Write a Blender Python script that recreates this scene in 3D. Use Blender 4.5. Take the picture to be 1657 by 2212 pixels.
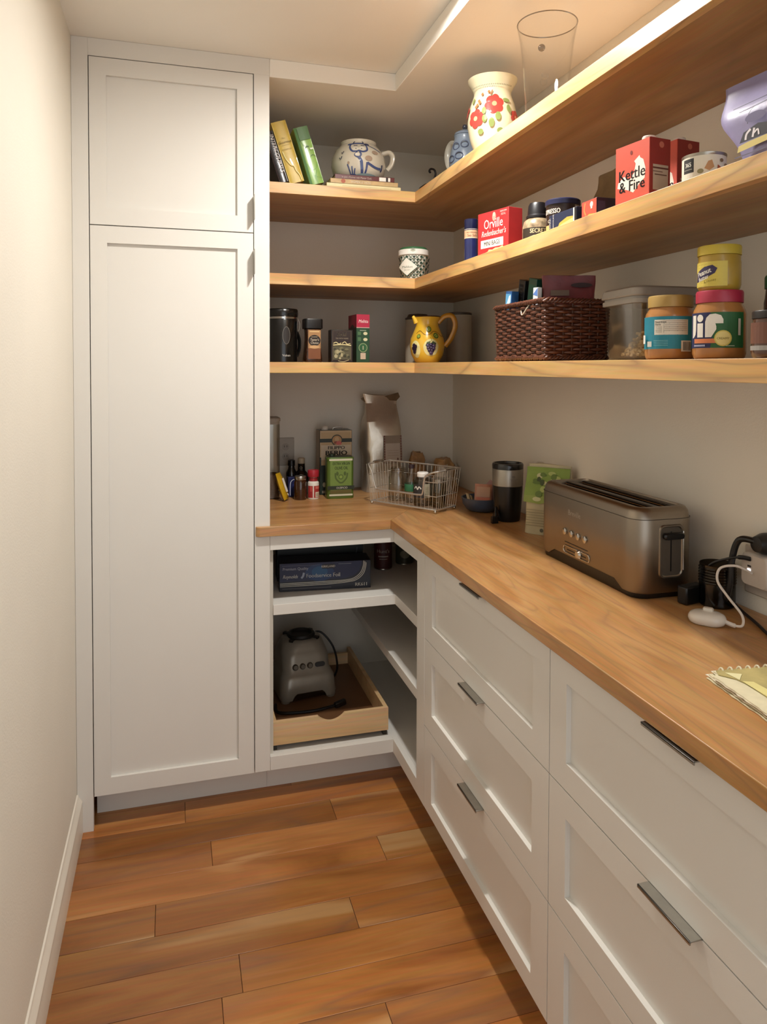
import bpy, bmesh, math, random
from mathutils import Vector, Matrix, noise
R = random.Random(7)
PI = math.pi
for o in list(bpy.data.objects): bpy.data.objects.remove(o)
SC = bpy.context.scene
COL = SC.collection

# ---------------------------------------------------------------- camera
W_, H_, F_, PX, PY = 1657.0, 2212.0, 1586.8, 838.26, 835.14
yaw, pitch, roll = -0.283, -0.0274, 0.0031
right = Vector((math.cos(yaw), math.sin(yaw), 0)); fw0 = Vector((-math.sin(yaw), math.cos(yaw), 0))
fwd = fw0*math.cos(pitch) + Vector((0, 0, math.sin(pitch)))
up0 = -fw0*math.sin(pitch) + Vector((0, 0, math.cos(pitch)))
rv = right*math.cos(roll) + up0*math.sin(roll); uv_ = -right*math.sin(roll) + up0*math.cos(roll)
cam = bpy.data.cameras.new('camera'); co = bpy.data.objects.new('camera', cam); COL.objects.link(co)
m = Matrix((( rv.x, uv_.x, -fwd.x, 0.5239), (rv.y, uv_.y, -fwd.y, -2.3715), (rv.z, uv_.z, -fwd.z, 1.4243), (0, 0, 0, 1)))
co.matrix_world = m
cam.sensor_fit = 'HORIZONTAL'; cam.sensor_width = 36.0; cam.lens = F_/W_*36.0
cam.shift_x = (W_/2-PX)/W_; cam.shift_y = (PY-H_/2)/W_; cam.clip_start = .02
SC.camera = co
# ---------------------------------------------------------------- world, exposure
w = bpy.data.worlds.new('world'); SC.world = w; w.use_nodes = True
w.node_tree.nodes['Background'].inputs[0].default_value = (.92, .955, 1.0, 1)
w.node_tree.nodes['Background'].inputs[1].default_value = 1.4
vs = SC.view_settings; vs.view_transform = 'Standard'; vs.look = 'None'; vs.exposure = 0.15; vs.gamma = 1.0; vs.use_curve_mapping = False
BULB_STRENGTH = 840.0
BULB_COLOR = (1.0, .968, .915)

# ---------------------------------------------------------------- materials
def lin(c):
    if isinstance(c, str):
        c = c.lstrip('#'); c = [int(c[i:i+2], 16)/255 for i in (0, 2, 4)]
        c = [x/12.92 if x <= .04045 else ((x+.055)/1.055)**2.4 for x in c]
    return tuple(c[:3])
_mc = {}
def nodes(name):
    mt = bpy.data.materials.new(name); mt.use_nodes = True; nt = mt.node_tree
    return mt, nt, nt.nodes['Principled BSDF']
def PM(col, rough=.5, metal=0., var=.05, scale=30., bump=0., bscale=60., coat=0., spec=.5, name=None):
    key = (col, rough, metal, var, scale, bump, bscale, coat, spec)
    if key in _mc: return _mc[key]
    c = lin(col); mt, nt, b = nodes(name or ('paint_' + str(col).strip('#')))
    tc = nt.nodes.new('ShaderNodeTexCoord'); n = nt.nodes.new('ShaderNodeTexNoise'); n.inputs['Scale'].default_value = scale; n.inputs['Detail'].default_value = 4
    nt.links.new(tc.outputs['Object'], n.inputs['Vector'])
    r = nt.nodes.new('ShaderNodeValToRGB'); nt.links.new(n.outputs['Fac'], r.inputs['Fac'])
    r.color_ramp.elements[0].position = .3; r.color_ramp.elements[1].position = .7
    r.color_ramp.elements[0].color = (*[max(0, x*(1-var)) for x in c], 1); r.color_ramp.elements[1].color = (*[min(1, x*(1+var)) for x in c], 1)
    nt.links.new(r.outputs['Color'], b.inputs['Base Color'])
    b.inputs['Roughness'].default_value = rough; b.inputs['Metallic'].default_value = metal
    b.inputs['Coat Weight'].default_value = coat; b.inputs['Specular IOR Level'].default_value = spec
    if bump:
        n2 = nt.nodes.new('ShaderNodeTexNoise'); n2.inputs['Scale'].default_value = bscale; n2.inputs['Detail'].default_value = 5
        nt.links.new(tc.outputs['Object'], n2.inputs['Vector'])
        bp = nt.nodes.new('ShaderNodeBump'); bp.inputs['Strength'].default_value = bump; bp.inputs['Distance'].default_value = .004
        nt.links.new(n2.outputs['Fac'], bp.inputs['Height']); nt.links.new(bp.outputs['Normal'], b.inputs['Normal'])
    _mc[key] = mt; return mt
def WOOD(name, cols, axis='X', stretch=9., scale=10., rough=.35, figure=.5, coat=.0, rnd=True, hue=.0, lines=1.0, sap=None):
    """long-grain wood: noise drawn out along one axis, a cathedral figure from a distorted wave and pores"""
    mt, nt, b = nodes(name); N = nt.nodes.new; L = nt.links.new
    tc = N('ShaderNodeTexCoord'); vec = tc.outputs['Object']
    if rnd:
        oi = N('ShaderNodeObjectInfo'); mul = N('ShaderNodeVectorMath'); mul.operation = 'MULTIPLY_ADD'
        cx = N('ShaderNodeCombineXYZ')
        for i in range(3): L(oi.outputs['Random'], cx.inputs[i])
        mul.inputs[1].default_value = (17.3, 9.1, 5.7); L(cx.outputs[0], mul.inputs[0]); L(vec, mul.inputs[2]); vec = mul.outputs[0]
    mp = N('ShaderNodeMapping'); s = [scale]*3; s['XYZ'.index(axis)] = scale/stretch; mp.inputs['Scale'].default_value = s; L(vec, mp.inputs['Vector'])
    n1 = N('ShaderNodeTexNoise'); n1.inputs['Scale'].default_value = 1.0; n1.inputs['Detail'].default_value = 6; n1.inputs['Roughness'].default_value = .55; n1.inputs['Distortion'].default_value = .9; L(mp.outputs[0], n1.inputs['Vector'])
    # rings of the figure: fractional part of a warped noise
    n2 = N('ShaderNodeTexNoise'); n2.inputs['Scale'].default_value = .6; n2.inputs['Detail'].default_value = 1.5; n2.inputs['Distortion'].default_value = .4; L(mp.outputs[0], n2.inputs['Vector'])
    mm = N('ShaderNodeMath'); mm.operation = 'MULTIPLY'; mm.inputs[1].default_value = 11.0*lines; L(n2.outputs['Fac'], mm.inputs[0])
    sn = N('ShaderNodeMath'); sn.operation = 'PINGPONG'; sn.inputs[1].default_value = 1.0; L(mm.outputs[0], sn.inputs[0])
    pw = N('ShaderNodeMath'); pw.operation = 'POWER'; pw.inputs[1].default_value = 5.0; L(sn.outputs[0], pw.inputs[0])
    mp3 = N('ShaderNodeMapping'); s3 = [scale*14]*3; s3['XYZ'.index(axis)] = scale*.5; mp3.inputs['Scale'].default_value = s3; L(vec, mp3.inputs['Vector'])
    n3 = N('ShaderNodeTexNoise'); n3.inputs['Scale'].default_value = 1.0; n3.inputs['Detail'].default_value = 3; L(mp3.outputs[0], n3.inputs['Vector'])
    r = N('ShaderNodeValToRGB'); L(n1.outputs['Fac'], r.inputs['Fac'])
    el = r.color_ramp.elements; el[0].position = .28; el[1].position = .74; el[0].color = (*lin(cols[0]), 1); el[1].color = (*lin(cols[2]), 1)
    e = el.new(.5); e.color = (*lin(cols[1]), 1)
    mx = N('ShaderNodeMix'); mx.data_type = 'RGBA'; mx.blend_type = 'MULTIPLY'; mx.inputs['A'].default_value = (1, 1, 1, 1)
    ff = N('ShaderNodeMath'); ff.operation = 'MULTIPLY'; ff.inputs[1].default_value = figure; L(pw.outputs[0], ff.inputs[0]); L(ff.outputs[0], mx.inputs['Factor'])
    L(r.outputs['Color'], mx.inputs['A']); mx.inputs['B'].default_value = (*[x*.55+.05 for x in lin(cols[0])], 1); mx.blend_type = 'MIX'
    m2 = N('ShaderNodeMix'); m2.data_type = 'RGBA'; m2.blend_type = 'MULTIPLY'; m2.inputs['Factor'].default_value = .35
    L(mx.outputs['Result'], m2.inputs['A']); L(n3.outputs['Color'], m2.inputs['B'])
    g = N('ShaderNodeMix'); g.data_type = 'RGBA'; g.blend_type = 'MULTIPLY'; g.inputs['Factor'].default_value = 1.0; L(m2.outputs['Result'], g.inputs['A'])
    g.inputs['B'].default_value = (1.18, 1.18, 1.18, 1)
    out = g.outputs['Result']
    if sap:
        mp4 = N('ShaderNodeMapping'); s4 = [scale*.75]*3; s4['XYZ'.index(axis)] = scale*.13; mp4.inputs['Scale'].default_value = s4; L(vec, mp4.inputs['Vector'])
        n4 = N('ShaderNodeTexNoise'); n4.inputs['Scale'].default_value = 1.0; n4.inputs['Detail'].default_value = 2; n4.inputs['Distortion'].default_value = .6; L(mp4.outputs[0], n4.inputs['Vector'])
        r4 = N('ShaderNodeMapRange'); r4.inputs['From Min'].default_value = .60; r4.inputs['From Max'].default_value = .68; r4.inputs['To Max'].default_value = .75; L(n4.outputs['Fac'], r4.inputs['Value'])
        m4 = N('ShaderNodeMix'); m4.data_type = 'RGBA'; L(r4.outputs[0], m4.inputs['Factor']); L(out, m4.inputs['A']); m4.inputs['B'].default_value = (*lin(sap), 1); out = m4.outputs['Result']
    if hue:
        hs = N('ShaderNodeHueSaturation'); mr = N('ShaderNodeMapRange'); mr.inputs['To Min'].default_value = 1-hue; mr.inputs['To Max'].default_value = 1+hue
        L(oi.outputs['Random'], mr.inputs['Value']); L(mr.outputs[0], hs.inputs['Value']); L(out, hs.inputs['Color']); out = hs.outputs['Color']
    L(out, b.inputs['Base Color'])
    b.inputs['Roughness'].default_value = rough; b.inputs['Coat Weight'].default_value = coat; b.inputs['Coat Roughness'].default_value = .25
    bp = N('ShaderNodeBump'); bp.inputs['Strength'].default_value = .06; bp.inputs['Distance'].default_value = .002; L(n3.outputs['Fac'], bp.inputs['Height']); L(bp.outputs['Normal'], b.inputs['Normal'])
    return mt
def GLASS(name, tint=(1, 1, 1), rough=.02, ior=1.45, base=.0):
    """thin clear wall: what lies behind, plus a Fresnel reflection"""
    mt = bpy.data.materials.new(name); mt.use_nodes = True; nt = mt.node_tree; nt.nodes.clear(); N = nt.nodes.new; L = nt.links.new
    o = N('ShaderNodeOutputMaterial'); t = N('ShaderNodeBsdfTransparent'); t.inputs[0].default_value = (*tint, 1)
    g = N('ShaderNodeBsdfGlossy'); g.inputs['Roughness'].default_value = rough; mixn = N('ShaderNodeMixShader'); fr = N('ShaderNodeLayerWeight'); fr.inputs['Blend'].default_value = .5; fp_ = N('ShaderNodeMath'); fp_.operation = 'POWER'; fp_.inputs[1].default_value = 4.0; L(fr.outputs['Facing'], fp_.inputs[0]); fm_ = N('ShaderNodeMath'); fm_.operation = 'MULTIPLY_ADD'; fm_.inputs[1].default_value = .55; fm_.inputs[2].default_value = .03; L(fp_.outputs[0], fm_.inputs[0])
    tc = N('ShaderNodeTexCoord'); nz = N('ShaderNodeTexNoise'); nz.inputs['Scale'].default_value = 14; L(tc.outputs['Object'], nz.inputs['Vector'])
    bp = N('ShaderNodeBump'); bp.inputs['Strength'].default_value = .05; bp.inputs['Distance'].default_value = .004; L(nz.outputs['Fac'], bp.inputs['Height']); L(bp.outputs['Normal'], g.inputs['Normal'])
    ad = N('ShaderNodeMath'); ad.operation = 'ADD'; ad.use_clamp = True; ad.inputs[1].default_value = base; L(fm_.outputs[0], ad.inputs[0])
    L(ad.outputs[0], mixn.inputs[0]); L(t.outputs[0], mixn.inputs[1]); L(g.outputs[0], mixn.inputs[2]); L(mixn.outputs[0], o.inputs[0])
    return mt
def EMIT(name, col, s):
    mt = bpy.data.materials.new(name); mt.use_nodes = True; nt = mt.node_tree; b = nt.nodes['Principled BSDF']
    b.inputs['Emission Color'].default_value = (*col, 1); b.inputs['Emission Strength'].default_value = s; b.inputs['Base Color'].default_value = (*col, 1)
    return mt

# ---------------------------------------------------------------- mesh helpers
class MB:
    def __init__(s): s.v = []; s.f = []; s.m = []
    def add(s, vs_, fs, m=0):
        k = len(s.v); s.v += [tuple(p) for p in vs_]
        for f in fs: s.f.append([k+i for i in f]); s.m.append(m)
        return s
    def box(s, x0, x1, y0, y1, z0, z1, m=0):
        return s.add([(x0,y0,z0),(x1,y0,z0),(x1,y1,z0),(x0,y1,z0),(x0,y0,z1),(x1,y0,z1),(x1,y1,z1),(x0,y1,z1)],
              [(0,3,2,1),(4,5,6,7),(0,1,5,4),(1,2,6,5),(2,3,7,6),(3,0,4,7)], m)
    def prism(s, pts, z0, z1, m=0, axis='z'):
        n = len(pts)
        def P(a, b, c): return {'z': (a, b, c), 'y': (a, c, b), 'x': (c, a, b)}[axis]
        vs_ = [P(a, b, z0) for a, b in pts] + [P(a, b, z1) for a, b in pts]
        return s.add(vs_, [tuple(range(n))[::-1], tuple(range(n, 2*n))] + [(i, (i+1) % n, n+(i+1) % n, n+i) for i in range(n)], m)
    def lathe(s, prof, n=32, m=0, cx=0, cy=0, sq=None, a0=0.0):
        rings = []; vs_ = []
        for r, z in prof:
            if r < 1e-6: rings.append([len(vs_)]); vs_.append((cx, cy, z))
            else:
                rings.append(list(range(len(vs_), len(vs_)+n)))
                for i in range(n):
                    a = a0+2*PI*i/n; vs_.append((cx+r*math.cos(a), cy+r*math.sin(a), z))
        fs = []
        for A, B in zip(rings, rings[1:]):
            if len(A) == 1 and len(B) == 1: continue
            for i in range(n):
                j = (i+1) % n
                if len(A) == 1: fs.append((A[0], B[j], B[i]))
                elif len(B) == 1: fs.append((A[i], A[j], B[0]))
                else: fs.append((A[i], A[j], B[j], B[i]))
        return s.add(vs_, fs, m)
    def loft(s, loops, m=0, cap0=True, cap1=True):
        n = len(loops[0]); vs_ = [p for l in loops for p in l]; fs = []
        for k in range(len(loops)-1):
            for i in range(n):
                j = (i+1) % n; fs.append((k*n+i, k*n+j, (k+1)*n+j, (k+1)*n+i))
        if cap0: fs.append(tuple(range(n))[::-1])
        if cap1: fs.append(tuple(range((len(loops)-1)*n, len(loops)*n)))
        return s.add(vs_, fs, m)
    def tube(s, path, r, n=8, m=0, closed=False, flat=1.0):
        P = [Vector(p) for p in path]; K = len(P); rr = r if isinstance(r, (list, tuple)) else [r]*K
        T = []
        for i in range(K):
            a = P[i-1] if (i or closed) else P[i]; b = P[(i+1) % K] if (i < K-1 or closed) else P[i]
            t = b-a; T.append(t.normalized() if t.length > 1e-9 else Vector((0, 0, 1)))
        u = T[0].orthogonal().normalized(); loops = []
        for i in range(K):
            u = (u-T[i]*u.dot(T[i])); u = u.normalized() if u.length > 1e-6 else T[i].orthogonal().normalized()
            v = T[i].cross(u); loops.append([P[i]+(u*math.cos(2*PI*k/n)+v*math.sin(2*PI*k/n)*flat)*rr[i] for k in range(n)])
        if closed: loops.append(loops[0]); return s.loft(loops, m, False, False)
        return s.loft(loops, m)
    def sphere(s, c, r, m=0, n=16, sz=1.0):
        pr = [(r*math.sin(PI*i/8), -r*sz*math.cos(PI*i/8)) for i in range(9)]; pr[0] = (0, -r*sz); pr[-1] = (0, r*sz)
        return s.lathe([(a, b+c[2]) for a, b in pr], n, m, c[0], c[1])
    def build(s, name, mats, parent=None, loc=None, rot=None, bev=0, kind=None, angle=35, sub=0):
        me = bpy.data.meshes.new(name); me.from_pydata(s.v, [], s.f)
        for mt in (mats if isinstance(mats, (list, tuple)) else [mats]): me.materials.append(mt)
        me.polygons.foreach_set('material_index', s.m)
        bm = bmesh.new(); bm.from_mesh(me); bmesh.ops.recalc_face_normals(bm, faces=bm.faces); bm.to_mesh(me); bm.free()
        me.polygons.foreach_set('use_smooth', [True]*len(me.polygons)); me.set_sharp_from_angle(angle=math.radians(angle)); me.update()
        o = bpy.data.objects.new(name, me); COL.objects.link(o)
        if parent: o.parent = parent
        if loc: o.location = loc
        if rot: o.rotation_euler = rot
        if bev:
            bv = o.modifiers.new('bevel', 'BEVEL'); bv.width = bev; bv.segments = 2; bv.limit_method = 'ANGLE'; bv.angle_limit = .6
        if sub:
            sb = o.modifiers.new('sub', 'SUBSURF'); sb.levels = sub; sb.render_levels = sub
        if kind: o['kind'] = kind
        return o
def spl(pts, k=8, closed=False):
    P = [Vector(p) for p in pts]; n = len(P); out = []
    rng = range(n if closed else n-1)
    for i in rng:
        p0 = P[i-1] if (i or closed) else P[i]; p1 = P[i]; p2 = P[(i+1) % n]; p3 = P[(i+2) % n] if (i+2 < n or closed) else p2
        for j in range(k):
            t = j/k; out.append(.5*((2*p1)+(p2-p0)*t+(2*p0-5*p1+4*p2-p3)*t*t+(3*p1-p0-3*p2+p3)*t**3))
    if not closed: out.append(P[-1])
    return out
def rrect(hx, hy, r, n=5, cx=0, cy=0):
    pts = []
    for sx, sy, a in ((1, 1, 0), (-1, 1, 90), (-1, -1, 180), (1, -1, 270)):
        for i in range(n+1):
            t = math.radians(a+90*i/n); pts.append((cx+sx*(hx-r)+r*math.cos(t), cy+sy*(hy-r)+r*math.sin(t)))
    return pts
def thing(name, label, cat, loc=(0, 0, 0), rotz=0., group=None, rot=None):
    o = bpy.data.objects.new(name, None); COL.objects.link(o); o.empty_display_size = .02
    o.location = loc; o.rotation_euler = rot or (0, 0, rotz); o['label'] = label; o['category'] = cat
    if group: o['group'] = group
    return o
def tag(o, label, cat, group=None):
    o['label'] = label; o['category'] = cat
    if group: o['group'] = group
    return o
def struct(o): o['kind'] = 'structure'; return o

# ---- flat print: shapes in (u, v) metres mapped on to a face or round a body
_tx = {}
def text2d(s, bold=0.):
    if (s, 0) in _tx: return _tx[(s, 0)]
    bold = 0
    c = bpy.data.curves.new('lettering', 'FONT'); c.body = s; c.size = 1; c.resolution_u = 2; c.offset = 0.; c.fill_mode = 'BOTH'
    o = bpy.data.objects.new('lettering', c); COL.objects.link(o); bpy.context.view_layer.update()
    me = bpy.data.meshes.new_from_object(o.evaluated_get(bpy.context.evaluated_depsgraph_get()))
    v = [(p.co.x, p.co.y) for p in me.vertices]; f = [tuple(p.vertices) for p in me.polygons]
    bpy.data.objects.remove(o); bpy.data.curves.remove(c); bpy.data.meshes.remove(me)
    xs = [p[0] for p in v] or [0]; w_ = (min(xs), max(xs)); _tx[(s, bold)] = (v, f, w_); return _tx[(s, bold)]
def face_map(ox=0., oy=0.):                       # front of a box: local -Y
    return lambda u, v, e: (ox+u, oy-e, v)
def side_map(x, sgn=1):                            # +X side: u runs along +Y
    return lambda u, v, e: (x+sgn*e, u, v)
def top_map(z): return lambda u, v, e: (u, v, z+e)
def cyl_map(r, a=0.):                              # u=0 faces local -Y turned by a
    return lambda u, v, e: ((r+e)*math.sin(u/r+a), -(r+e)*math.cos(u/r+a), v)
def prof_map(prof, rref, a=0., z0=0.):
    def rr(z):
        for (r0, za), (r1, zb) in zip(prof, prof[1:]):
            if zb > za and za <= z <= zb: return r0+(r1-r0)*(z-za)/(zb-za)
        return prof[-1][0]
    return lambda u, v, e: ((rr(v)+e)*math.sin(u/rref+a), -(rr(v)+e)*math.cos(u/rref+a), v+z0)
def prints(name, parent, mp, shapes, step=None, label=None, base=.0004, rough=.5):
    bmv = MB(); mats = []; idx = {}
    for li, s in enumerate(shapes):
        k = s[0]; e = base+.00012*li
        if k == 'r':
            x0, z0, x1, z1, c = s[1:6]; v = [(x0, z0), (x1, z0), (x1, z1), (x0, z1)]; f = [(0, 1, 2, 3)]
        elif k == 'e':
            cx, cz, rx, rz, c = s[1:6]; n = 20; v = [(cx+rx*math.cos(2*PI*i/n), cz+rz*math.sin(2*PI*i/n)) for i in range(n)]; f = [tuple(range(n))]
        elif k == 'p': v = list(s[1]); c = s[2]; f = [tuple(range(len(v)))]
        elif k == 'l':
            P = [Vector((*p, 0)) for p in s[1]]; wd = s[2]; c = s[3]; P = spl(P, 4) if len(P) > 2 and len(s) < 5 else P
            v = []; f = []
            for i, p in enumerate(P):
                t = (P[min(i+1, len(P)-1)]-P[max(i-1, 0)]).normalized(); nn = Vector((-t.y, t.x, 0))*wd/2
                v += [(p.x+nn.x, p.y+nn.y), (p.x-nn.x, p.y-nn.y)]
                if i: f.append((2*i-2, 2*i, 2*i+1, 2*i-1))
        elif k == 't':
            txt, x, z, size, c = s[1:6]; o = s[6] if len(s) > 6 else {}
            tv, tf, (a, b) = text2d(txt, o.get('bold', 0.)); sx = o.get('sx', 1.); sh = o.get('shear', 0.); rt = o.get('rot', 0.)
            al = o.get('al', 'c'); off = {'c': (a+b)/2, 'l': a, 'r': b}[al]
            v = []
            for px, py in tv:
                X = ((px-off)*sx+sh*py)*size; Y = py*size; v.append((x+X*math.cos(rt)-Y*math.sin(rt), z+X*math.sin(rt)+Y*math.cos(rt)))
            f = list(tf); bo = o.get('bold', 0.)*size*.55
            if bo:                                   # heavier strokes: the same outline struck again to either side
                n0 = len(v); base_v = list(v)
                for q, sg in enumerate((-1, 1)):
                    v += [(a_+sg*bo*math.cos(rt), b_+sg*bo*math.sin(rt)) for a_, b_ in base_v]
                    f += [tuple(i_+n0*(q+1) for i_ in fc) for fc in tf]
        if c not in idx: idx[c] = len(mats); mats.append(PM(c, rough, var=.04) if isinstance(c, str) else c)
        if step:
            b = bmesh.new(); bv = [b.verts.new((p[0], p[1], 0)) for p in v]
            for q in f:
                try: b.faces.new([bv[i] for i in q])
                except ValueError: pass
            bmesh.ops.triangulate(b, faces=b.faces[:])
            for _ in range(6):
                lg = [ed for ed in b.edges if ed.calc_length() > step]
                if not lg: break
                bmesh.ops.subdivide_edges(b, edges=lg, cuts=1); bmesh.ops.triangulate(b, faces=b.faces[:])
            b.verts.index_update(); v = [(q.co.x, q.co.y) for q in b.verts]; f = [tuple(q.index for q in fc.verts) for fc in b.faces]; b.free()
        bmv.add([mp(p[0], p[1], e) for p in v], f, idx[c])
    me = bpy.data.meshes.new(name); me.from_pydata(bmv.v, [], bmv.f)
    for mt in mats: me.materials.append(mt)
    me.polygons.foreach_set('material_index', bmv.m); me.update()
    o = bpy.data.objects.new(name, me); COL.objects.link(o); o.parent = parent
    if label: o['label'] = label
    return o
def copy_tree(o, parent=None):
    c = o.copy(); COL.objects.link(c); c.parent = parent
    for ch in list(o.children): copy_tree(ch, c)
    return c

# ---------------------------------------------------------------- palette
WALL = PM('#e6e1d4', .75, var=.02, scale=3, bump=.12, bscale=220, name='wall_paint')
CEIL = PM('#f3efe6', .8, var=.015, scale=3, bump=.08, bscale=200, name='ceiling_paint')
CAB = PM('#dfdcd5', .38, var=.012, scale=4, bump=.03, bscale=300, name='cabinet_paint')
TRIM = PM('#e6dfd1', .35, var=.012, scale=5, name='trim_paint')
CABIN = PM('#cfc9bc', .5, var=.02, scale=5, name='cabinet_interior')
FLOORW = WOOD('floor_wood', ('#844e20', '#a66a34', '#bb8246'), 'X', 7., 9., .34, .45, coat=.15, hue=.26, sap='#c69a66')
SHELF_X = WOOD('shelf_wood_along_x', ('#966838', '#ad804e', '#bf9565'), 'X', 8., 9., .42, .35)
SHELF_Y = WOOD('shelf_wood_along_y', ('#966838', '#ad804e', '#bf9565'), 'Y', 8., 9., .42, .35)
EDGE_X = WOOD('edge_wood_along_x', ('#c59154', '#d8ab6c', '#e4bf88'), 'X', 7., 13., .4, .75, lines=1.4)
EDGE_Y = WOOD('edge_wood_along_y', ('#c59154', '#d8ab6c', '#e4bf88'), 'Y', 7., 13., .4, .75, lines=1.4)
CTOP_X = WOOD('counter_wood_along_x', ('#9d6c37', '#b78652', '#c69a66'), 'X', 6., 15., .36, .42, coat=.1, lines=1.9)
CTOP_Y = WOOD('counter_wood_along_y', ('#9d6c37', '#b78652', '#c69a66'), 'Y', 6., 15., .36, .42, coat=.1, lines=1.9)
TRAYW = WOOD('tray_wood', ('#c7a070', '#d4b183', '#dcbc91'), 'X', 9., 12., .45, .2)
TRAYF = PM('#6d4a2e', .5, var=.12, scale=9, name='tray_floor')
PULL = PM('#a8a59d', .36, 1.0, .05, 60, name='satin_nickel')
CHROME = PM('#c9c7c2', .16, 1.0, .02, 60, name='chrome')
BLACK = PM('#0d0c0c', .35, name='black_plastic')
DARKGAP = PM('#16120e', .8, name='dark_void')

# ---------------------------------------------------------------- main dimensions (metres)
XW, XL, XM, XST, XR = .2333, .2814, .7677, .8184, 1.2357
XB, YB, XS, YS = 1.7074, .6692, 1.3585, .1567
ZS, ZCL = 2.343, 2.400
ZT, ZCB = .9083, .8774
Z1, Z2, Z3, STH = 2.0523, 1.7420, 1.4380, .036
DB, YE, YF = .1066, -1.84, -3.3

# ---------------------------------------------------------------- the room
struct(MB().box(XW-.1, XW, YF, YB+.1, -.02, ZCL+.1).build('wall_left', WALL))
struct(MB().box(XW-.1, XB+.1, YB, YB+.1, -.02, ZCL+.1).build('wall_back', WALL))
struct(MB().box(XB, XB+.1, YF, YB, -.02, ZCL+.1).build('wall_right', WALL))
struct(MB().box(XW, XB, YF, YB, ZCL, ZCL+.1).build('ceiling', CEIL))
struct(MB().prism([(XST, 0), (XR, 0), (XR, YF), (XB, YF), (XB, YB), (XST, YB)], ZS, ZCL).build('ceiling_soffit', CEIL, bev=.002))
fl = struct(MB().box(XW, XB, YF, YB, -.02, -.003).build('floor', PM('#3a1f0d', .7, name='floor_underlay')))
joints = {0: [1.008], 1: [.622], 2: [1.107], 3: [.47], 4: [.968], 5: [.667], 6: [.62], 7: [.971], -1: [.55], -2: [.9]}
k = -2
while True:
    y1 = -.032-.1135*k; y0 = y1-.1135
    if y1 < -2.6: break
    js = joints.get(k, [XW+.15+R.random()*.9])
    xs = [XW]+js+[1.345 if y0 < .06 else XB]
    for a, b in zip(xs, xs[1:]):
        MB().box(-(b-a)/2+.0006, (b-a)/2-.0006, -.05675+.0005, .05675-.0005, -.004, R.uniform(-.0004, 0.0)).build('plank', FLOORW, fl, ((a+b)/2, (y0+y1)/2, 0), bev=.0008)
    k += 1
# baseboard with a small ogee at the top
bbp = [(0, 0), (.0165, 0), (.0165, .082), (.014, .090), (.0155, .097), (.011, .106), (.006, .112), (.004, .119), (0, .121)]
struct(MB().prism(bbp, YF, -.0005, axis='y').build('baseboard_left', TRIM, loc=(XW, 0, 0)))

# ---------------------------------------------------------------- cabinets
def shaker(name, parent, x0, x1, z0, z1, px0, px1, pz0, pz1, loc=(0, 0, 0)):
    """door or drawer front in the parent's X-Z plane, its face at y=0 towards -Y, with a recessed panel"""
    b = MB(); T = .020
    b.box(x0, px0, 0, T, z0, z1); b.box(px1, x1, 0, T, z0, z1); b.box(px0, px1, 0, T, z0, pz0); b.box(px0, px1, 0, T, pz1, z1)
    o = b.build(name, CAB, parent, loc)
    MB().box(px0-.001, px1+.001, .0105, .017, pz0-.001, pz1+.001).build('panel', CAB, o)
    return o
def edge_pull(parent, loc, rot, L, out=.021, lip=.0045):
    b = MB(); b.box(-L/2, L/2, -out, .004, -.0012, .0012)
    if lip: b.box(-L/2, L/2, -out, -out+.0024, -lip, .0012)
    return b.build('handle', PULL, parent, loc, rot, bev=.0005)
tc = thing('tall_cabinet', 'tall white pantry cabinet with two recessed-panel doors beside the left wall', 'cabinet', (XL, 0, 0))
b = MB(); X = lambda x: x-XL
b.box(X(XW+.0005), X(XL)-.0012, 0, .02, 0, ZCL-.0005); b.box(X(XL)-.0012, X(XST)-.0005, 0, .02, 2.3475, ZCL-.0005)
b.box(X(XM)+.0012, X(XST)-.0005, 0, .02, DB, 2.3475)
b.build('face_frame', CAB, tc, bev=.0006)
b = MB(); b.box(X(XST)-.018, X(XST)-.0005, .02, YB-.001, DB, ZCL-.001); b.box(X(XW)+.001, X(XST)-.018, YB-.02, YB-.001, DB, ZCL-.001)
b.box(X(XW)+.001, X(XST)-.018, .021, .028, DB, ZCL-.001); b.build('carcass', CABIN, tc)
MB().box(X(XL), X(XST)-.0005, .095, .11, 0, DB).build('toe_kick', CAB, tc)
gp = .0016
d1 = shaker('door', tc, gp, X(XM)-gp, 1.8466+gp, 2.3456-gp*.5, .0495, .4355, 1.899, 2.294)
d2 = shaker('door', tc, gp, X(XM)-gp, DB, 1.8466-gp, .0495, .4355, .159, 1.794)
for dd, zc in ((d1, 1.922), (d2, 1.752)):
    edge_pull(dd, (X(XM)-.001, 0, zc), (0, PI/2, 0), .078, .038, .0)

# corner base cabinet, open at the front on both legs of the L
cc = thing('corner_base_cabinet', 'open white corner base cabinet with inner shelves beneath the countertop bend', 'cabinet', (XR, 0, 0))
b = MB(); X = lambda x: x-XR
b.box(X(XST), 0, 0, .02, .829, ZCB-.0005); b.box(X(XST), 0, 0, .02, DB, .1515)
b.box(0, .02, -.25, .02, .829, ZCB-.0005); b.box(0, .02, -.25, .02, DB, .1515); b.box(0, .02, -.3205, -.25, DB, ZCB-.0005)
b.build('face_frame', CAB, cc, bev=.0006)
b = MB(); b.box(X(XST)+.0005, X(XB)-.002, YB-.014, YB-.002, DB, ZCB-.001); b.box(X(XB)-.014, X(XB)-.002, -.32, YB-.014, DB, ZCB-.001)
b.box(.02, X(XB)-.014, -.32, -.306, DB, ZCB-.001); b.box(X(XST)+.0005, X(XST)+.012, .02, YB-.014, DB, ZCB-.001)
b.build('carcass', CABIN, cc)
MB().prism([(X(XST)+.012, .0202), (.0202, .0202), (.0202, -.306), (X(XB)-.014, -.306), (X(XB)-.014, YB-.014), (X(XST)+.012, YB-.014)], DB+.004, .1512).build('bottom', CAB, cc)
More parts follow.
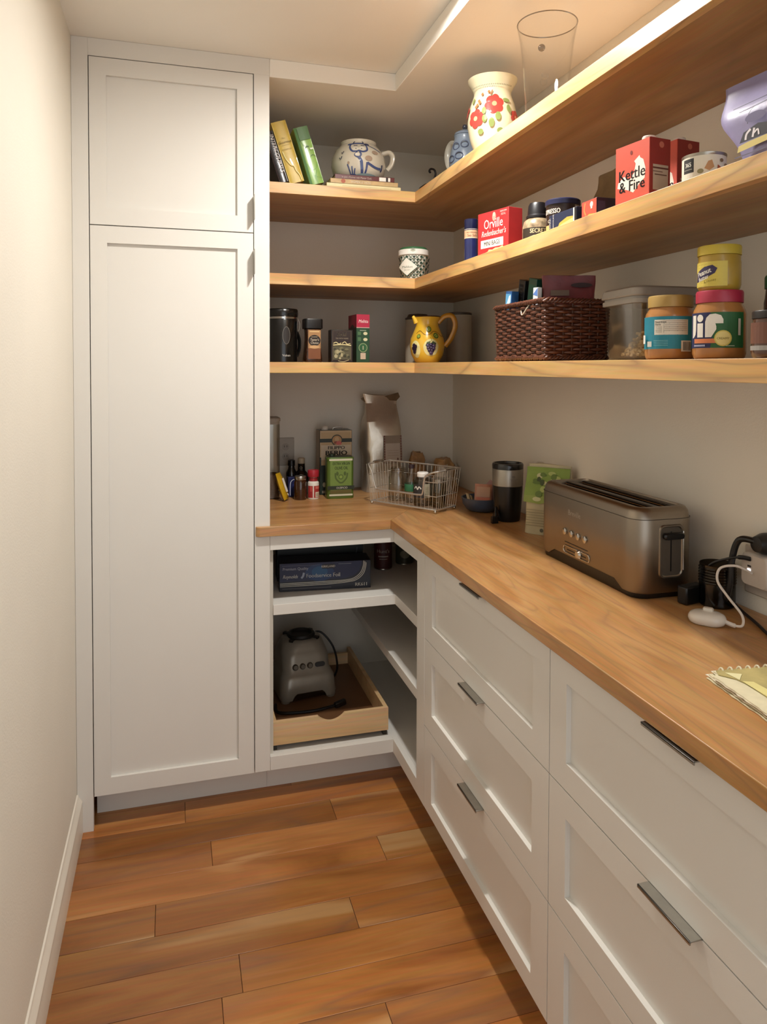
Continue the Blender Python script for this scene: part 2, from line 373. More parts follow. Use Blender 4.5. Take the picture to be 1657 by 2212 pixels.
b = MB(); b.prism([(X(XST)+.012, .014), (.010, .014), (.010, -.250), (.02, -.250), (.02, -.306), (X(XB)-.014, -.306), (X(XB)-.014, YB-.014), (X(XST)+.012, YB-.014)], .611, .645)
b.build('shelf', CAB, cc, bev=.0008)
MB().prism([(.008, -.249), (.02, -.249), (.02, -.306), (X(XB)-.014, -.306), (X(XB)-.014, YB-.014), (.008, YB-.014)], .388, .420).build('shelf', CAB, cc, bev=.0008)
b = MB(); b.box(X(XST), .11, .095, .11, 0, DB); b.box(.095, .11, -.3205, .11, 0, DB); b.build('toe_kick', CAB, cc)
# pull-out tray
tr = MB(); X = lambda x: x-XR
tx0, tx1, ty0, ty1, tz0, tz1 = X(.829), X(1.2265), .028, .60, .172, .250
n = 14; pts = [(tx0, tz0), (tx1, tz0), (tx1, tz1)]
cxm = (tx0+tx1)/2; hw = .046
for i in range(n+1):
    t = 1-2*i/n; pts.append((cxm+hw*t, tz1-.022*(math.cos(t*PI/2)**.8 if abs(t) < .999 else 0)))
pts.append((tx0, tz1)); tr.prism(pts, ty0, ty0+.014, axis='y')
tro = tr.build('tray', TRAYW, cc)
for xx in (tx0, tx1-.014): MB().box(xx, xx+.014, ty0+.014, ty1, tz0, tz1).build('tray_side', TRAYW, tro)
MB().box(tx0+.014, tx1-.014, ty1-.014, ty1, tz0, tz1-.02).build('tray_back', TRAYW, tro)
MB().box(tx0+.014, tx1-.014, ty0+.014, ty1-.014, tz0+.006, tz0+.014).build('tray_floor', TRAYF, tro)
for xx in (tx0+.002, tx1-.016): MB().box(xx, xx+.014, ty0+.012, ty1, .1505, tz0-.0005).build('slide', PM('#3b3833', .4, .8, name='slide_steel'), tro)

# two banks of drawers
def drawer_bank(y1, y0, label):
    t = thing('drawer_cabinet', label, 'cabinet', (XR, y1, 0), -PI/2, 'white drawer cabinets of the right run')
    L = y1-y0; g = .0014
    b = MB(); b.box(.001, L-.001, .022, .45, DB, ZCB-.001); b.build('carcass', CABIN, t)
    MB().box(.0, L, .095, .11, 0, DB).build('toe_kick', CAB, t)
    for za, zb, pa, pb in ((.6167, ZCB-.004, .6700, .823), (.3550, .6167, .4095, .563), (DB, .3550, .1510, .3020)):
        d = shaker('drawer', t, g, L-g, za+g, zb-g, .064, L-.072, pa, pb)
        edge_pull(d, (L/2, 0, zb-.0005), (0, 0, 0), .122, .0185 if zb > .8 else .021)
    return t
drawer_bank(-.3221, -1.0796, 'three-drawer white cabinet next to the open corner cabinet')
drawer_bank(-1.0796, YE, 'three-drawer white cabinet nearest the camera at lower right')

# countertop: two mitred sections
OX, OY = XR-.0155, -.0155
ct = thing('countertop', 'L-shaped warm wooden countertop with a mitred corner', 'countertop', (OX, OY, ZT))
X = lambda x: x-OX; Y = lambda y: y-OY
r = .014; cor = [(X(.772)+r-r*math.cos(a*PI/12), -0+r-r*math.sin(a*PI/12)) for a in range(7)]
sec = [(X(XST)-.0005+.001, Y(YB)-.002), (X(XST)+.0005, .0355-.0005+Y(-.02)+.0)]
poly = cor + [(0, 0), (X(XB)-.002, Y(YB)-.002), (X(XST)+.0006, Y(YB)-.002), (X(XST)+.0006, Y(-.0006)), (X(.772), Y(-.0006))]
MB().prism(poly, ZCB-ZT, 0).build('counter_section', CTOP_X, ct, bev=.0015)
poly = [(0, Y(YE)), (X(XB)-.002, Y(YE)), (X(XB)-.002, Y(YB)-.0025), (.0004, -.0004)]
MB().prism(poly, ZCB-ZT, 0).build('counter_section', CTOP_Y, ct, bev=.0015)

# three L-shaped shelves, each with a solid edge strip
def lshelf(zt, label):
    t = thing('wall_shelf', label, 'shelf', (XS, YS, zt), 0, 'wooden L-shaped wall shelves')
    X = lambda x: x-XS; Y = lambda y: y-YS; ED = .020
    MB().prism([(X(XST)+.0006, ED), (ED, ED), (X(XB)-.001, Y(YB)-.001), (X(XST)+.0006, Y(YB)-.001)], -STH, 0).build('board', SHELF_X, t)
    MB().prism([(ED, Y(YE)), (X(XB)-.001, Y(YE)), (X(XB)-.001, Y(YB)-.001), (ED, ED)], -STH, 0).build('board', SHELF_Y, t)
    MB().prism([(X(XST)+.0006, 0), (0, 0), (ED, ED), (X(XST)+.0006, ED)], -STH-.001, .0003).build('edge_strip', EDGE_X, t, bev=.0008)
    MB().prism([(0, Y(YE)), (ED, Y(YE)), (ED, ED), (0, 0)], -STH-.001, .0003).build('edge_strip', EDGE_Y, t, bev=.0008)
lshelf(Z1, 'topmost wooden wall shelf holding leaning books and vases')
lshelf(Z2, 'middle wooden wall shelf holding red cartons and a patterned tub')
lshelf(Z3, 'lowest wooden wall shelf holding a wicker basket and jars')

# ceiling lamps (above the frame)
BULB = EMIT('lamp_bulb', BULB_COLOR, BULB_STRENGTH)
for i, (lx, ly) in enumerate(((1.09, -.70), (.9, -2.7))):
    t = thing('ceiling_light', ['small ceiling lamp above the open corner', 'small ceiling lamp above the room entrance'][i], 'lamp', (lx, ly, ZCL))
    k = (1.0, .28)[i]
    MB().lathe([(0, 0), (.075*k, 0), (.075*k, -.008), (.060*k, -.0118), (0, -.0118)][::-1], 32).build('base', TRIM, t)
    MB().lathe([(.053*k, -.0085), (.053*k, -.0180), (.056*k, -.0180), (.060*k, -.0085)], 40).build('skirt', TRIM, t)
    MB().lathe([(0, -.0155)]+[(.05*k*math.sin(a*PI/16), -.012-.0035*math.cos(a*PI/16)) for a in range(1, 9)]+[(0, -.0119)], 32).build('lens', BULB, t)

# ================================================================ objects
def flatbox(name, label, cat, loc, rotz, w_, d_, h_, mt, front=(), right_=(), left_=(), top=(), bev=.001, group=None, rot=None, rough=.45):
    """carton whose front lies on local y=0 facing -Y, centred on x"""
    t = thing(name, label, cat, loc, rotz, group, rot)
    MB().box(-w_/2, w_/2, 0, d_, 0, h_).build('carton', mt, t, bev=bev)
    if front: prints('front_print', t, face_map(), front, rough=rough)
    if right_: prints('side_print', t, side_map(w_/2), right_, rough=rough)
    if left_: prints('side_print', t, side_map(-w_/2, -1), left_, rough=rough)
    if top: prints('top_print', t, top_map(h_), top, rough=rough)
    return t
G_CLEAR = GLASS('clear_glass', (.995, .995, .99), base=.0)
G_PLAST = GLASS('clear_plastic', (.90, .89, .86), .12, 1.35, base=.06)
G_GREY = GLASS('smoky_plastic', (.62, .60, .56), .15, 1.4, base=.05)
G_DARK = GLASS('dark_glass', (.30, .28, .26), .08, 1.4, base=.03)
STEEL_LID = PM('#a9a49a', .3, 1.0, .05, name='tin_lid')
WHITEP = PM('#e9e4da', .35, name='white_plastic')

# ------------------------------------------------ top shelf
lean = -.315
def book(label, px, w_, d_, h_, cover, shapes, rot, y0=.178, pages=PM('#d9cda9', .8, var=.1, scale=90)):
    t = thing('book', label, 'book', (px, y0, Z1+.0005), rot=rot, group='cookbooks on the top shelf')
    b = MB(); c = .0025
    b.box(0, c, .002, d_, 0, h_); b.box(w_-c, w_, .002, d_, 0, h_)
    n = 6; pts = [(0, .004)]+[(w_/2-w_/2*math.cos(PI*i/n), .004-.004*math.sin(PI*i/n)) for i in range(1, n)]+[(w_, .004)]
    b.prism(pts, 0, h_)
    b.build('cover', cover, t, bev=.0004)
    MB().box(c, w_-c, .004, d_-.004, .003, h_-.004).build('pages', pages, t)
    if shapes: prints('spine_print', t, lambda u, v, e: (u, -e-.0042+.004*abs(2*u/w_-1)**2, v), shapes, step=.012)
    return t
book('black cookbook with white spine lettering leaning against the tall cabinet', .874, .032, .15, .178, PM('#1b1418', .25, coat=.4), [
    ('t', 'INTERCOURSES', .017, .163, .018, '#efe9e4', {'rot': -PI/2, 'al': 'l', 'bold': .02, 'sx': 1.05}),
    ('r', .0015, .0, .004, .176, '#3a2a26')], (0, lean, 0))
book('thick yellow cookbook leaning between the black and green books', .911, .052, .16, .214, PM('#cdb04c', .4, var=.12, scale=18, coat=.2), [
    ('t', 'The', .024, .152, .007, '#7a6320'), ('t', 'Gourmet', .026, .137, .0125, '#5d4a17', {'shear': .25}), ('l', [(.012, .131), (.042, .131)], .0006, '#8c7430'), ('t', 'COOKBOOK', .026, .114, .006, '#8c7430'),
    ('l', [(.008, .112), (.012, .085), (.022, .062), (.032, .055), (.034, .04), (.042, .022), (.044, .004)], .0035, '#e6dc9a')], (0, lean, 0))
book('glossy green cookbook leaning beside the white cow pitcher', .9815, .051, .16, .201, PM('#8fb862', .18, var=.2, scale=14, coat=.7), [
    ('r', .0005, .0, .0085, .2, '#4d7a40'), ('r', .010, .155, .050, .2, '#5f8057'),
    ('l', [(.010, .16), (.016, .140), (.028, .130), (.036, .132)], .0012, '#3f6a35'), ('l', [(.010, .075), (.020, .052), (.036, .052), (.049, .072)], .001, '#3f8a45'),
    ('l', [(.020, .045), (.026, .022), (.030, .0)], .001, '#3f8a45'), ('l', [(.027, .026), (.040, .050)], .001, '#3f8a45'), ('l', [(.027, .026), (.049, .016)], .001, '#3f8a45'),
    ('l', [(.022, .125), (.027, .133), (.034, .128)], .002, '#3d5c38'), ('l', [(.030, .095), (.040, .100), (.049, .092)], .0016, '#3d5c38'), ('r', .036, .118, .047, .124, '#e6f0d8')], (0, lean+.01, 0))
def flatbook(label, x0, x1, y0, z0, th, cover, shapes, rz, d_=.20):
    t = thing('book', label, 'book', ((x0+x1)/2, y0, z0), rz, 'cookbooks lying under the cow pitcher'); L = x1-x0; c = .0018
    b = MB(); b.box(-L/2, L/2, 0, d_, 0, c); b.box(-L/2, L/2, 0, d_, th-c, th); b.box(-L/2, L/2, 0, c, 0, th); b.build('cover', cover, t, bev=.0005)
    MB().box(-L/2+.003, L/2-.003, c, d_-.003, c, th-c).build('pages', PM('#d9cda9', .8, var=.1, scale=90), t)
    prints('spine_print', t, face_map(), [s_ for s_ in shapes if s_[0] == 't' or len(shapes) == 1])
    for s_ in shapes:
        if s_[0] != 't' and len(shapes) > 1: prints('spine_patch', t, face_map(), [s_])
    return t
flatbook('cream cookbook at the bottom of the flat stack', 1.038, 1.309, .172, Z1+.0005, .0155, PM('#e2d3a2', .5), [('r', -.08, .006, .10, .0072, '#b9a66c')], 0)
flatbook('tan paperback cookbook in the middle of the flat stack', 1.052, 1.300, .176, Z1+.0162, .0165, PM('#c4a472', .5, var=.12, scale=50), [('e', -.078, .0085, .008, .0072, '#a4502f'),
    ('t', 'WOMEN of TASTE', -.015, .0045, .0115, '#f3e8d2', {'bold': .02, 'sx': .78})], .01)
flatbook('maroon cookbook on top of the flat stack beneath the pitcher', 1.070, 1.288, .182, Z1+.0330, .0175, PM('#5e1d1d', .4), [
    ('t', "In Julia's Kitchen with Master Chefs", -.03, .0055, .0095, '#f0e2d4', {'sx': .80, 'bold': .01}), ('r', .052, .002, .077, .0155, '#eee9df'), ('r', .085, .002, .093, .0155, '#eee9df'), ('r', .078, .002, .084, .0155, '#151012')], -.01)
# cow pitcher
CREAM = PM('#d8d0bd', .22, var=.05, scale=12, coat=.5, name='cream_glaze')
zp = Z1+.0510
t = thing('cow_pitcher', 'round white pottery pitcher painted with a blue cow, standing on stacked books', 'pitcher', (1.182, .292, zp+.0006))
cpf = [(.066, .0), (.078, .004), (.094, .025), (.101, .055), (.098, .084), (.087, .108), (.073, .124), (.066, .132), (.066, .143)]
MB().lathe([(0, 0)]+cpf+[(.063, .1435), (.060, .132), (.066, .12), (.092, .06), (.05, .01), (0, .008)], 48).build('body', CREAM, t)
hp = spl([(.086, -.02, .106), (.110, -.028, .111), (.122, -.032, .094), (.117, -.030, .066), (.103, -.024, .048)], 8)
MB().tube(hp, [.0085-.003*abs(i/len(hp)-.5) for i in range(len(hp))], 10, flat=1.3).build('handle', CREAM, t)
BL, DB_, BR = '#4c5a86', '#343a5c', '#b19a86'
cow_ = [
    ('l', [(-.010, .108), (-.022, .104), (-.022, .090), (-.012, .078), (.004, .080), (.016, .077), (.028, .084), (.026, .100), (.016, .108), (-.010, .108)], .005, BL),
    ('e', -.005, .086, .010, .006, '#e6e0d0'), ('e', .013, .087, .010, .006, '#e6e0d0'), ('e', -.004, .087, .0015, .0015, DB_), ('e', .012, .087, .0015, .0015, DB_),
    ('r', -.012, .096, .0, .0985, DB_), ('r', .010, .0965, .022, .099, DB_),
    ('l', [(-.012, .108), (-.015, .114), (-.010, .119)], .003, DB_), ('l', [(.016, .108), (.020, .114), (.016, .119)], .003, DB_), ('e', -.026, .104, .008, .0035, BL), ('e', .030, .104, .009, .004, DB_),
    ('l', [(.030, .101), (.055, .092), (.075, .085)], .002, BL), ('l', [(.0, .076), (-.006, .066), (.004, .060), (.010, .068), (.006, .077)], .004, BL), ('e', .0, .068, .006, .005, '#e6e0d0'),
    ('l', [(.004, .060), (.010, .050), (.012, .035), (.014, .012)], .007, BL), ('l', [(.026, .046), (.025, .030), (.022, .012), (.016, .010)], .005, BL),
    ('l', [(.026, .045), (.045, .036), (.060, .033), (.072, .034)], .006, BL), ('l', [(.074, .046), (.076, .034), (.072, .026)], .005, DB_), ('e', .030, .058, .010, .008, BR), ('e', .050, .078, .010, .006, BR),
    ('l', [(-.020, .008), (-.022, .026), (-.026, .040)], .003, BL), ('l', [(-.014, .008), (-.014, .034)], .003, BL), ('l', [(-.010, .008), (-.006, .028)], .003, BL), ('e', -.014, .008, .014, .006, BL), ('e', -.0225, .044, .003, .004, BR),
    ('l', [(-.070, .008), (-.074, .020)], .0015, '#6c6560'), ('l', [(-.066, .008), (-.066, .022)], .0015, '#6c6560'), ('l', [(-.062, .008), (-.059, .020)], .0015, '#6c6560'),
    ('l', [(-.043, .078), (-.041, .072), (-.037, .080)], .003, '#5b5a66', 1), ('l', [(-.049, .062), (-.045, .056), (-.041, .065)], .003, '#5b5a66', 1),
    ('e', .03, .010, .036, .006, '#8ea0a0')]
def big(p, k=1.22, ox=-.006, oz=-.006): return (p[0]*k+ox, max(.004, p[1]*k+oz) if p[1] < .1 else .116+(p[1]-.1)*.8)
cow2 = []
for q in cow_:
    if q[0] == 'l': cow2.append((q[0], [big(p) for p in q[1]], q[2]*1.3)+q[3:])
    elif q[0] == 'e': c_ = big(q[1:3]); cow2.append(('e', c_[0], c_[1], q[3]*1.2, q[4]*1.2, q[5]))
    else: c0_, c1_ = big(q[1:3]), big(q[3:5]); cow2.append(('r', c0_[0], c0_[1], c1_[0], c1_[1], q[5]))
prints('painted_cow', t, prof_map(cpf, .088, -.22), cow2, step=.008, rough=.25)
# dark lidded pot with curled knob
IRON = PM('#1d1512', .5, .2, .2, 40, name='dark_iron')
t = thing('iron_pot', 'small dark lidded pot with a curled hook knob in the back corner', 'pot', (1.515, .40, Z1+.0005))
MB().lathe([(0, 0), (.04, 0), (.062, .02), (.068, .045), (.062, .066), (.058, .07), (0, .07)], 32).build('body', IRON, t)
MB().lathe([(.060, .0705), (.056, .080), (.040, .092), (.02, .100), (0, .103)], 32).build('lid', IRON, t)
MB().tube(spl([(0, 0, .100), (.004, -.001, .118), (.008, -.002, .138), (.002, -.002, .152), (-.012, -.002, .154), (-.018, -.002, .145), (-.012, -.002, .139)], 6), [.0042]*36+[.003], 8).build('knob', IRON, t)
# blue-grey jug
SLATE = PM('#6d7a8a', .3, var=.25, scale=16, coat=.4, bump=.25, bscale=45, name='slate_glaze')
t = thing('stoneware_jug', 'blue-grey stoneware jug with embossed rings and a looped handle beside the flowered vase', 'jug', (1.455, -.075, Z1+.0005))
jp = [(.040, .0), (.050, .02), (.052, .05), (.047, .085), (.038, .115), (.034, .130), (.036, .138)]
MB().lathe([(0, 0)]+jp+[(.033, .139), (0, .139)], 36).build('body', SLATE, t)
MB().lathe([(0, .139), (.036, .1395), (.033, .147), (.018, .155), (.010, .159), (0, .16)], 28).build('lid', SLATE, t)
MB().sphere((0, 0, .168), .009).build('lid_knob', PM('#2b3040', .3, coat=.4), t)
MB().tube(spl([(-.012, .028, .118), (-.022, .066, .128), (-.028, .086, .098), (-.026, .074, .055), (-.022, .040, .030)], 7), .0075, 10, flat=1.5).build('handle', PM('#9d9a90', .3, var=.2, scale=20), t)
for a, z_ in ((-.75, .055), (-.15, .062), (.35, .035), (-.45, .095), (.2, .1), (-.2, .022)):
    r_ = .052 if z_ < .07 else .046
    ring = [((r_+.001)*math.sin(a-.6+.26*math.cos(q*PI/8)), -(r_+.001)*math.cos(a-.6+.26*math.cos(q*PI/8)), z_+.011*math.sin(q*PI/8)) for q in range(16)]
    MB().tube(ring, .0016, 6, closed=True).build('embossed_ring', PM('#3c465e', .35), t)
# flowered vase
VASE = PM('#cfc6a6', .25, var=.04, scale=10, coat=.4, name='ivory_glaze')
t = thing('flowered_vase', 'ivory ceramic vase painted with red flowers and green leaves on the top shelf', 'vase', (1.445, -.318, Z1+.0005), -PI*.16)
vp = [(.045, .0), (.052, .012), (.066, .050), (.074, .090), (.074, .115), (.067, .150), (.057, .178), (.055, .190), (.062, .205), (.072, .220), (.074, .228)]
MB().lathe([(0, 0)]+vp+[(.071, .229), (.060, .207), (.052, .19), (.07, .11), (.045, .012), (0, .008)], 48).build('body', VASE, t)
sh = []
def flower(cx, cz, r_, c, cc_):
    for q in range(6): a = 2*PI*q/6+.3; sh.append(('e', cx+.62*r_*math.cos(a), cz+.62*r_*math.sin(a), r_*.46, r_*.46, c))
    sh.append(('e', cx, cz, r_*.5, r_*.5, c)); sh.append(('e', cx, cz, r_*.26, r_*.26, cc_))
flower(.012, .138, .029, '#a63a33', '#d08a68'); flower(-.046, .100, .026, '#ab3e36', '#d8a078'); flower(.085, .105, .02, '#a63a33', '#d08a68'); flower(-.10, .13, .02, '#a63a33', '#d08a68')
for cx, cz, rx, rz in ((-.018, .118, .006, .011), (-.016, .095, .007, .011), (.004, .082, .008, .013), (.022, .100, .008, .012), (.05, .15, .012, .006), (.055, .125, .007, .012), (-.06, .155, .005, .009), (-.03, .06, .009, .008), (.03, .06, .01, .008), (.066, .075, .008, .012)): sh.append(('e', cx, cz, rx, rz, '#77844a'))
for cx, cz in ((-.036, .150), (-.032, .144), (-.040, .138), (-.044, .133), (-.028, .170), (-.006, .176)): sh.append(('e', cx, cz, .004, .0045, '#c9683f'))
sh.append(('l', [(.0, .164), (.006, .180)], .004, '#8a5a3c'))
for q in range(26): sh.append(('e', -.075+.006*q, .196, .0014, .0022, '#7c7c62'))
prints('painted_flowers', t, prof_map(vp, .074), sh, step=.01, rough=.25)
# tall glass vase
t = thing('glass_vase', 'tall clear glass vase flaring towards its rim, nearest vase on the top shelf', 'vase', (1.442, -.660, Z1+.0005))
gv = [(.050, .0), (.053, .010), (.055, .06), (.060, .13), (.068, .20), (.076, .245)]
MB().lathe([(0, 0)]+gv+[(.074, .2455), (.066, .2), (.058, .13), (.053, .06), (.050, .016), (0, .014)], 56).build('body', G_CLEAR, t)
MB().tube([(.0752*math.cos(a*PI/24), .0752*math.sin(a*PI/24), .2455) for a in range(48)], .0014, 6, closed=True).build('rim', GLASS('rim_glass', (.55, .52, .48), base=.1), t)
for q, (a, z_) in enumerate(((-2.3, .165), (-2.15, .095), (-2.2, .08))):
    MB().sphere((.056*math.cos(a), .056*math.sin(a), z_), .009, n=14).build('bubble', GLASS('bubble_glass', (.6, .57, .54), .03, base=.08) if q == 0 else G_CLEAR, t)

# ------------------------------------------------ middle shelf
zb = Z2+.0005
t = thing('patterned_tub', 'white and green lattice-printed salt tub with a green lid at the shelf corner', 'tub', (1.378, .232, zb), -.28)
tp = [(.040, 0), (.0415, .002), (.0500, .090)]
MB().lathe([(0, 0)]+tp+[(0, .090)], 40).build('body', PM('#ebe6d9', .4), t)
MB().lathe([(.0505, .090), (.0545, .0905), (.056, .092), (.056, .109), (.054, .111), (.052, .111), (.0, .111)], 40).build('rim', PM('#efebe2', .35), t)
MB().lathe([(0, .111), (.0515, .1112), (.0515, .116), (.047, .120), (.0, .121)], 40).build('lid', PM('#3d6b45', .4), t)
G = '#2f5d43'; sh = []
for i in range(-7, 8):
    x = i*.022; sh.append(('l', [(x, .004), (x+.084, .088)], .0017, G, 1)); sh.append(('l', [(x, .004), (x-.084, .088)], .0017, G, 1))
for a_ in range(-12, 13):
    for b_ in range(0, 8):
        x = .011*a_; z_ = .004+.011*b_
        if (a_-b_) % 2 and .010 < z_ < .084 and abs(x) < .12: sh.append(('p', [(x, z_-.0050), (x+.0050, z_), (x, z_+.0050), (x-.0050, z_)], '#18352a'))
sh += [('p', [(-.022, .012), (.011, .045), (-.022, .078), (-.055, .045)], '#ece7da'), ('l', [(-.022, .012), (.011, .045), (-.022, .078), (-.055, .045), (-.022, .012)], .0014, G, 1), ('t', 'Maldon', -.021, .041, .0115, '#5a6b58'), ('t', 'SEA SALT', -.021, .032, .005, '#5a6b58')]
prints('lattice_print', t, prof_map(tp, .047), sh, step=.012)
prints('lid_emblem', t, cyl_map(.056), [('e', -.004, .106, .009, .006, '#b9b7a4'), ('e', -.004, .109, .004, .004, '#8e9482')], step=.006)
t = thing('salt_canister', 'slim dark blue sea salt canister with a pale band left of the red popcorn box', 'canister', (1.398, -.272, zb), -.25)
MB().lathe([(0, 0), (.0205, 0), (.0205, .128), (.0, .129)], 28).build('body', PM('#1c2350', .3, var=.2, scale=30, coat=.3), t)
MB().lathe([(.021, .002), (.0213, .0), (.0, .0)], 28).build('base_ring', PM('#d8c9a6', .5), t)
MB().lathe([(.0207, .1), (.0211, .101), (.0211, .130), (.019, .1315), (0, .132)], 28).build('lid', PM('#15193a', .3), t)
prints('label', t, cyl_map(.0206), [('r', -.04, .072, .04, .097, '#c99f7c'), ('l', [(-.04, .1), (.04, .1)], .001, '#d8cfc0', 1), ('l', [(-.04, .0735), (.04, .0735)], .0012, '#e3d6c0', 1), ('t', 'MEDITERRANEAN', 0, .088, .0045, '#6b3b2a'), ('t', 'Sea Salt', 0, .0775, .0095, '#6b3b2a')], step=.008)
flatbox('popcorn_box', 'red popcorn carton with white lettering on the middle shelf', 'box', (1.3925, -.444, zb), -PI/2+.262, .135, .05, .124, PM('#a52a2c', .42, var=.05), [
    ('r', -.0665, .001, .0665, .123, '#ad2b2d'), ('t', 'Orville', .002, .076, .038, '#ecdfd3', {'sx': .80}), ('t', "Redenbacher's", .003, .055, .0235, '#ecdfd3', {'sx': .78, 'shear': .2}),
    ('r', -.053, .022, .046, .045, '#f0e6d8'), ('t', 'MINI BAGS', -.0035, .0275, .0185, '#2a1a1a', {'bold': .03, 'sx': .80}), ('e', .006, .106, .008, .012, '#d9907f'), ('e', .006, .113, .006, .006, '#c9a493'),
    ('t', 'REAL', .047, .105, .009, '#e8cfc4', {'bold': .02}), ('t', 'POPCORN', .047, .114, .006, '#e8cfc4'),
    ('p', [(-.04, .001), (-.034, .008), (-.02, .011), (-.016, .016), (.0, .014), (.012, .018), (.03, .017), (.044, .021), (.052, .012), (.05, .001)], '#e0c58e')], rough=.4)
t = thing('spice_jar', 'seasoning jar with a tall black cap between red popcorn box and coffee can', 'jar', (1.452, -.598, zb), -.45)
MB().lathe([(0, 0), (.038, 0), (.040, .004), (.040, .050), (.036, .066), (.027, .074), (0, .074)], 36).build('body', PM('#8f7d63', .25, var=.5, scale=60, coat=.5), t)
MB().lathe([(.0275, .074), (.030, .0745), (.030, .080), (.0265, .084), (.0245, .108), (.021, .115), (0, .117)], 32).build('cap', PM('#121014', .4), t)
prints('label', t, cyl_map(.0402), [('r', -.05, .006, .05, .046, '#2c2319'), ('t', 'SECRET', 0, .032, .016, '#e2cfa0', {'bold': .03, 'sx': .8}), ('p', [(-.036, .004), (-.03, .020), (-.01, .026), (.012, .024), (.022, .004)], '#d8c7a0'), ('r', .026, .004, .05, .032, '#232a3c')], step=.008)
t = thing('coffee_can', 'wide brown espresso can with a dark blue plastic lid', 'can', (1.462, -.712, zb), -.5)
MB().lathe([(0, 0), (.041, 0), (.041, .092), (0, .092)], 36).build('body', PM('#231611', .35, var=.2, scale=40), t)
MB().lathe([(.0412, .084), (.0435, .085), (.0435, .096), (.041, .0985), (0, .0985)], 36).build('lid', PM('#1b1f3f', .35), t)
prints('label', t, cyl_map(.0411, -.35), [('t', 'ESPRESSO', -.018, .062, .0165, '#e7dccb', {'bold': .03, 'sx': .75}), ('t', 'CRUMBS', -.008, .040, .011, '#d9c9b0', {'bold': .02}), ('r', -.04, .004, .028, .034, '#c9a466'), ('p', [(-.02, .006), (-.008, .02), (.012, .024), (.024, .012), (.02, .006)], '#a37a3a'), ('r', .045, .066, .075, .082, '#8d8a80')], step=.008)
flatbox('chocolate_box', 'low navy box with a yellow picture lying at the shelf edge', 'box', (1.374, -.866, zb), -PI/2+.03, .118, .05, .036, PM('#212a45', .35), [
    ('p', [(-.02, .001), (-.012, .012), (.02, .020), (.045, .018), (.045, .001)], '#b9a248'), ('p', [(-.028, .001), (.0, .008), (.045, .014), (.045, .001)], '#dccb7e'), ('r', .046, .001, .0505, .035, '#e9e4da'), ('r', .0515, .001, .0588, .035, '#1d1a20'),
    ('t', 'DARK', -.050, .018, .009, '#e6e2da', {'rot': PI/2, 'bold': .02}), ('t', 'CHOCOLATE', -.036, .018, .006, '#e6e2da', {'rot': PI/2})])
flatbox('cracker_box', 'small navy box with a bright red front panel beside the broth carton', 'box', (1.372, -.982, zb), -PI/2, .058, .095, .037, PM('#161a2c', .35), [
    ('r', -.0285, .001, .0285, .036, '#d5523f'), ('l', [(-.015, .033), (-.019, .018), (-.012, .006)], .004, '#e08a50'), ('e', .010, .026, .006, .006, '#eadfc8'), ('r', .007, .017, .013, .024, '#eadfc8'), ('p', [(-.01, .001), (.0, .007), (.02, .005), (.026, .001)], '#dca84c')], right_=[('r', .002, .004, .02, .03, '#28304a')])
# brown paper bag behind
def pouch(nlev, wf, df, hf, n=28, amp=.004, sc=22., seed=0., yc=None):
    loops = []
    for i in range(nlev+1):
        t = i/nlev; a, b_, z_ = wf(t)/2, df(t)/2, hf*t; lp = []
        for k in range(n):
            an = 2*PI*k/n; c, s_ = math.cos(an), math.sin(an); e = .55
            x = a*math.copysign(abs(c)**e, c); y = b_*math.copysign(abs(s_)**e, s_)
            p = Vector((x, y, z_)); q = noise.noise_vector(p*sc+Vector((seed, 3.1, 7.7)))
            f = amp*min(1, 6*t); x += q.x*f; y += q.y*f; z2 = z_+q.z*f*(.6 if t < .99 else 1.2)
            if yc: y += yc(t)
            lp.append((x, y, max(z2, 0)))
        loops.append(lp)
    return MB().loft(loops)
sm = lambda t, a, b: 0 if t <= a else 1 if t >= b else ((t-a)/(b-a))**2*(3-2*(t-a)/(b-a))
t = thing('paper_bag', 'crumpled brown paper bag behind the small red and navy box', 'bag', (1.600, -.725, zb), -PI/2)
pouch(12, lambda t: .20-.07*sm(t, .4, 1), lambda t: .10-.085*sm(t, .3, 1), .180, amp=.008, sc=26, seed=4).build('bag', PM('#7d6a4c', .6, var=.2, scale=20, bump=.4, bscale=40), t, angle=60)
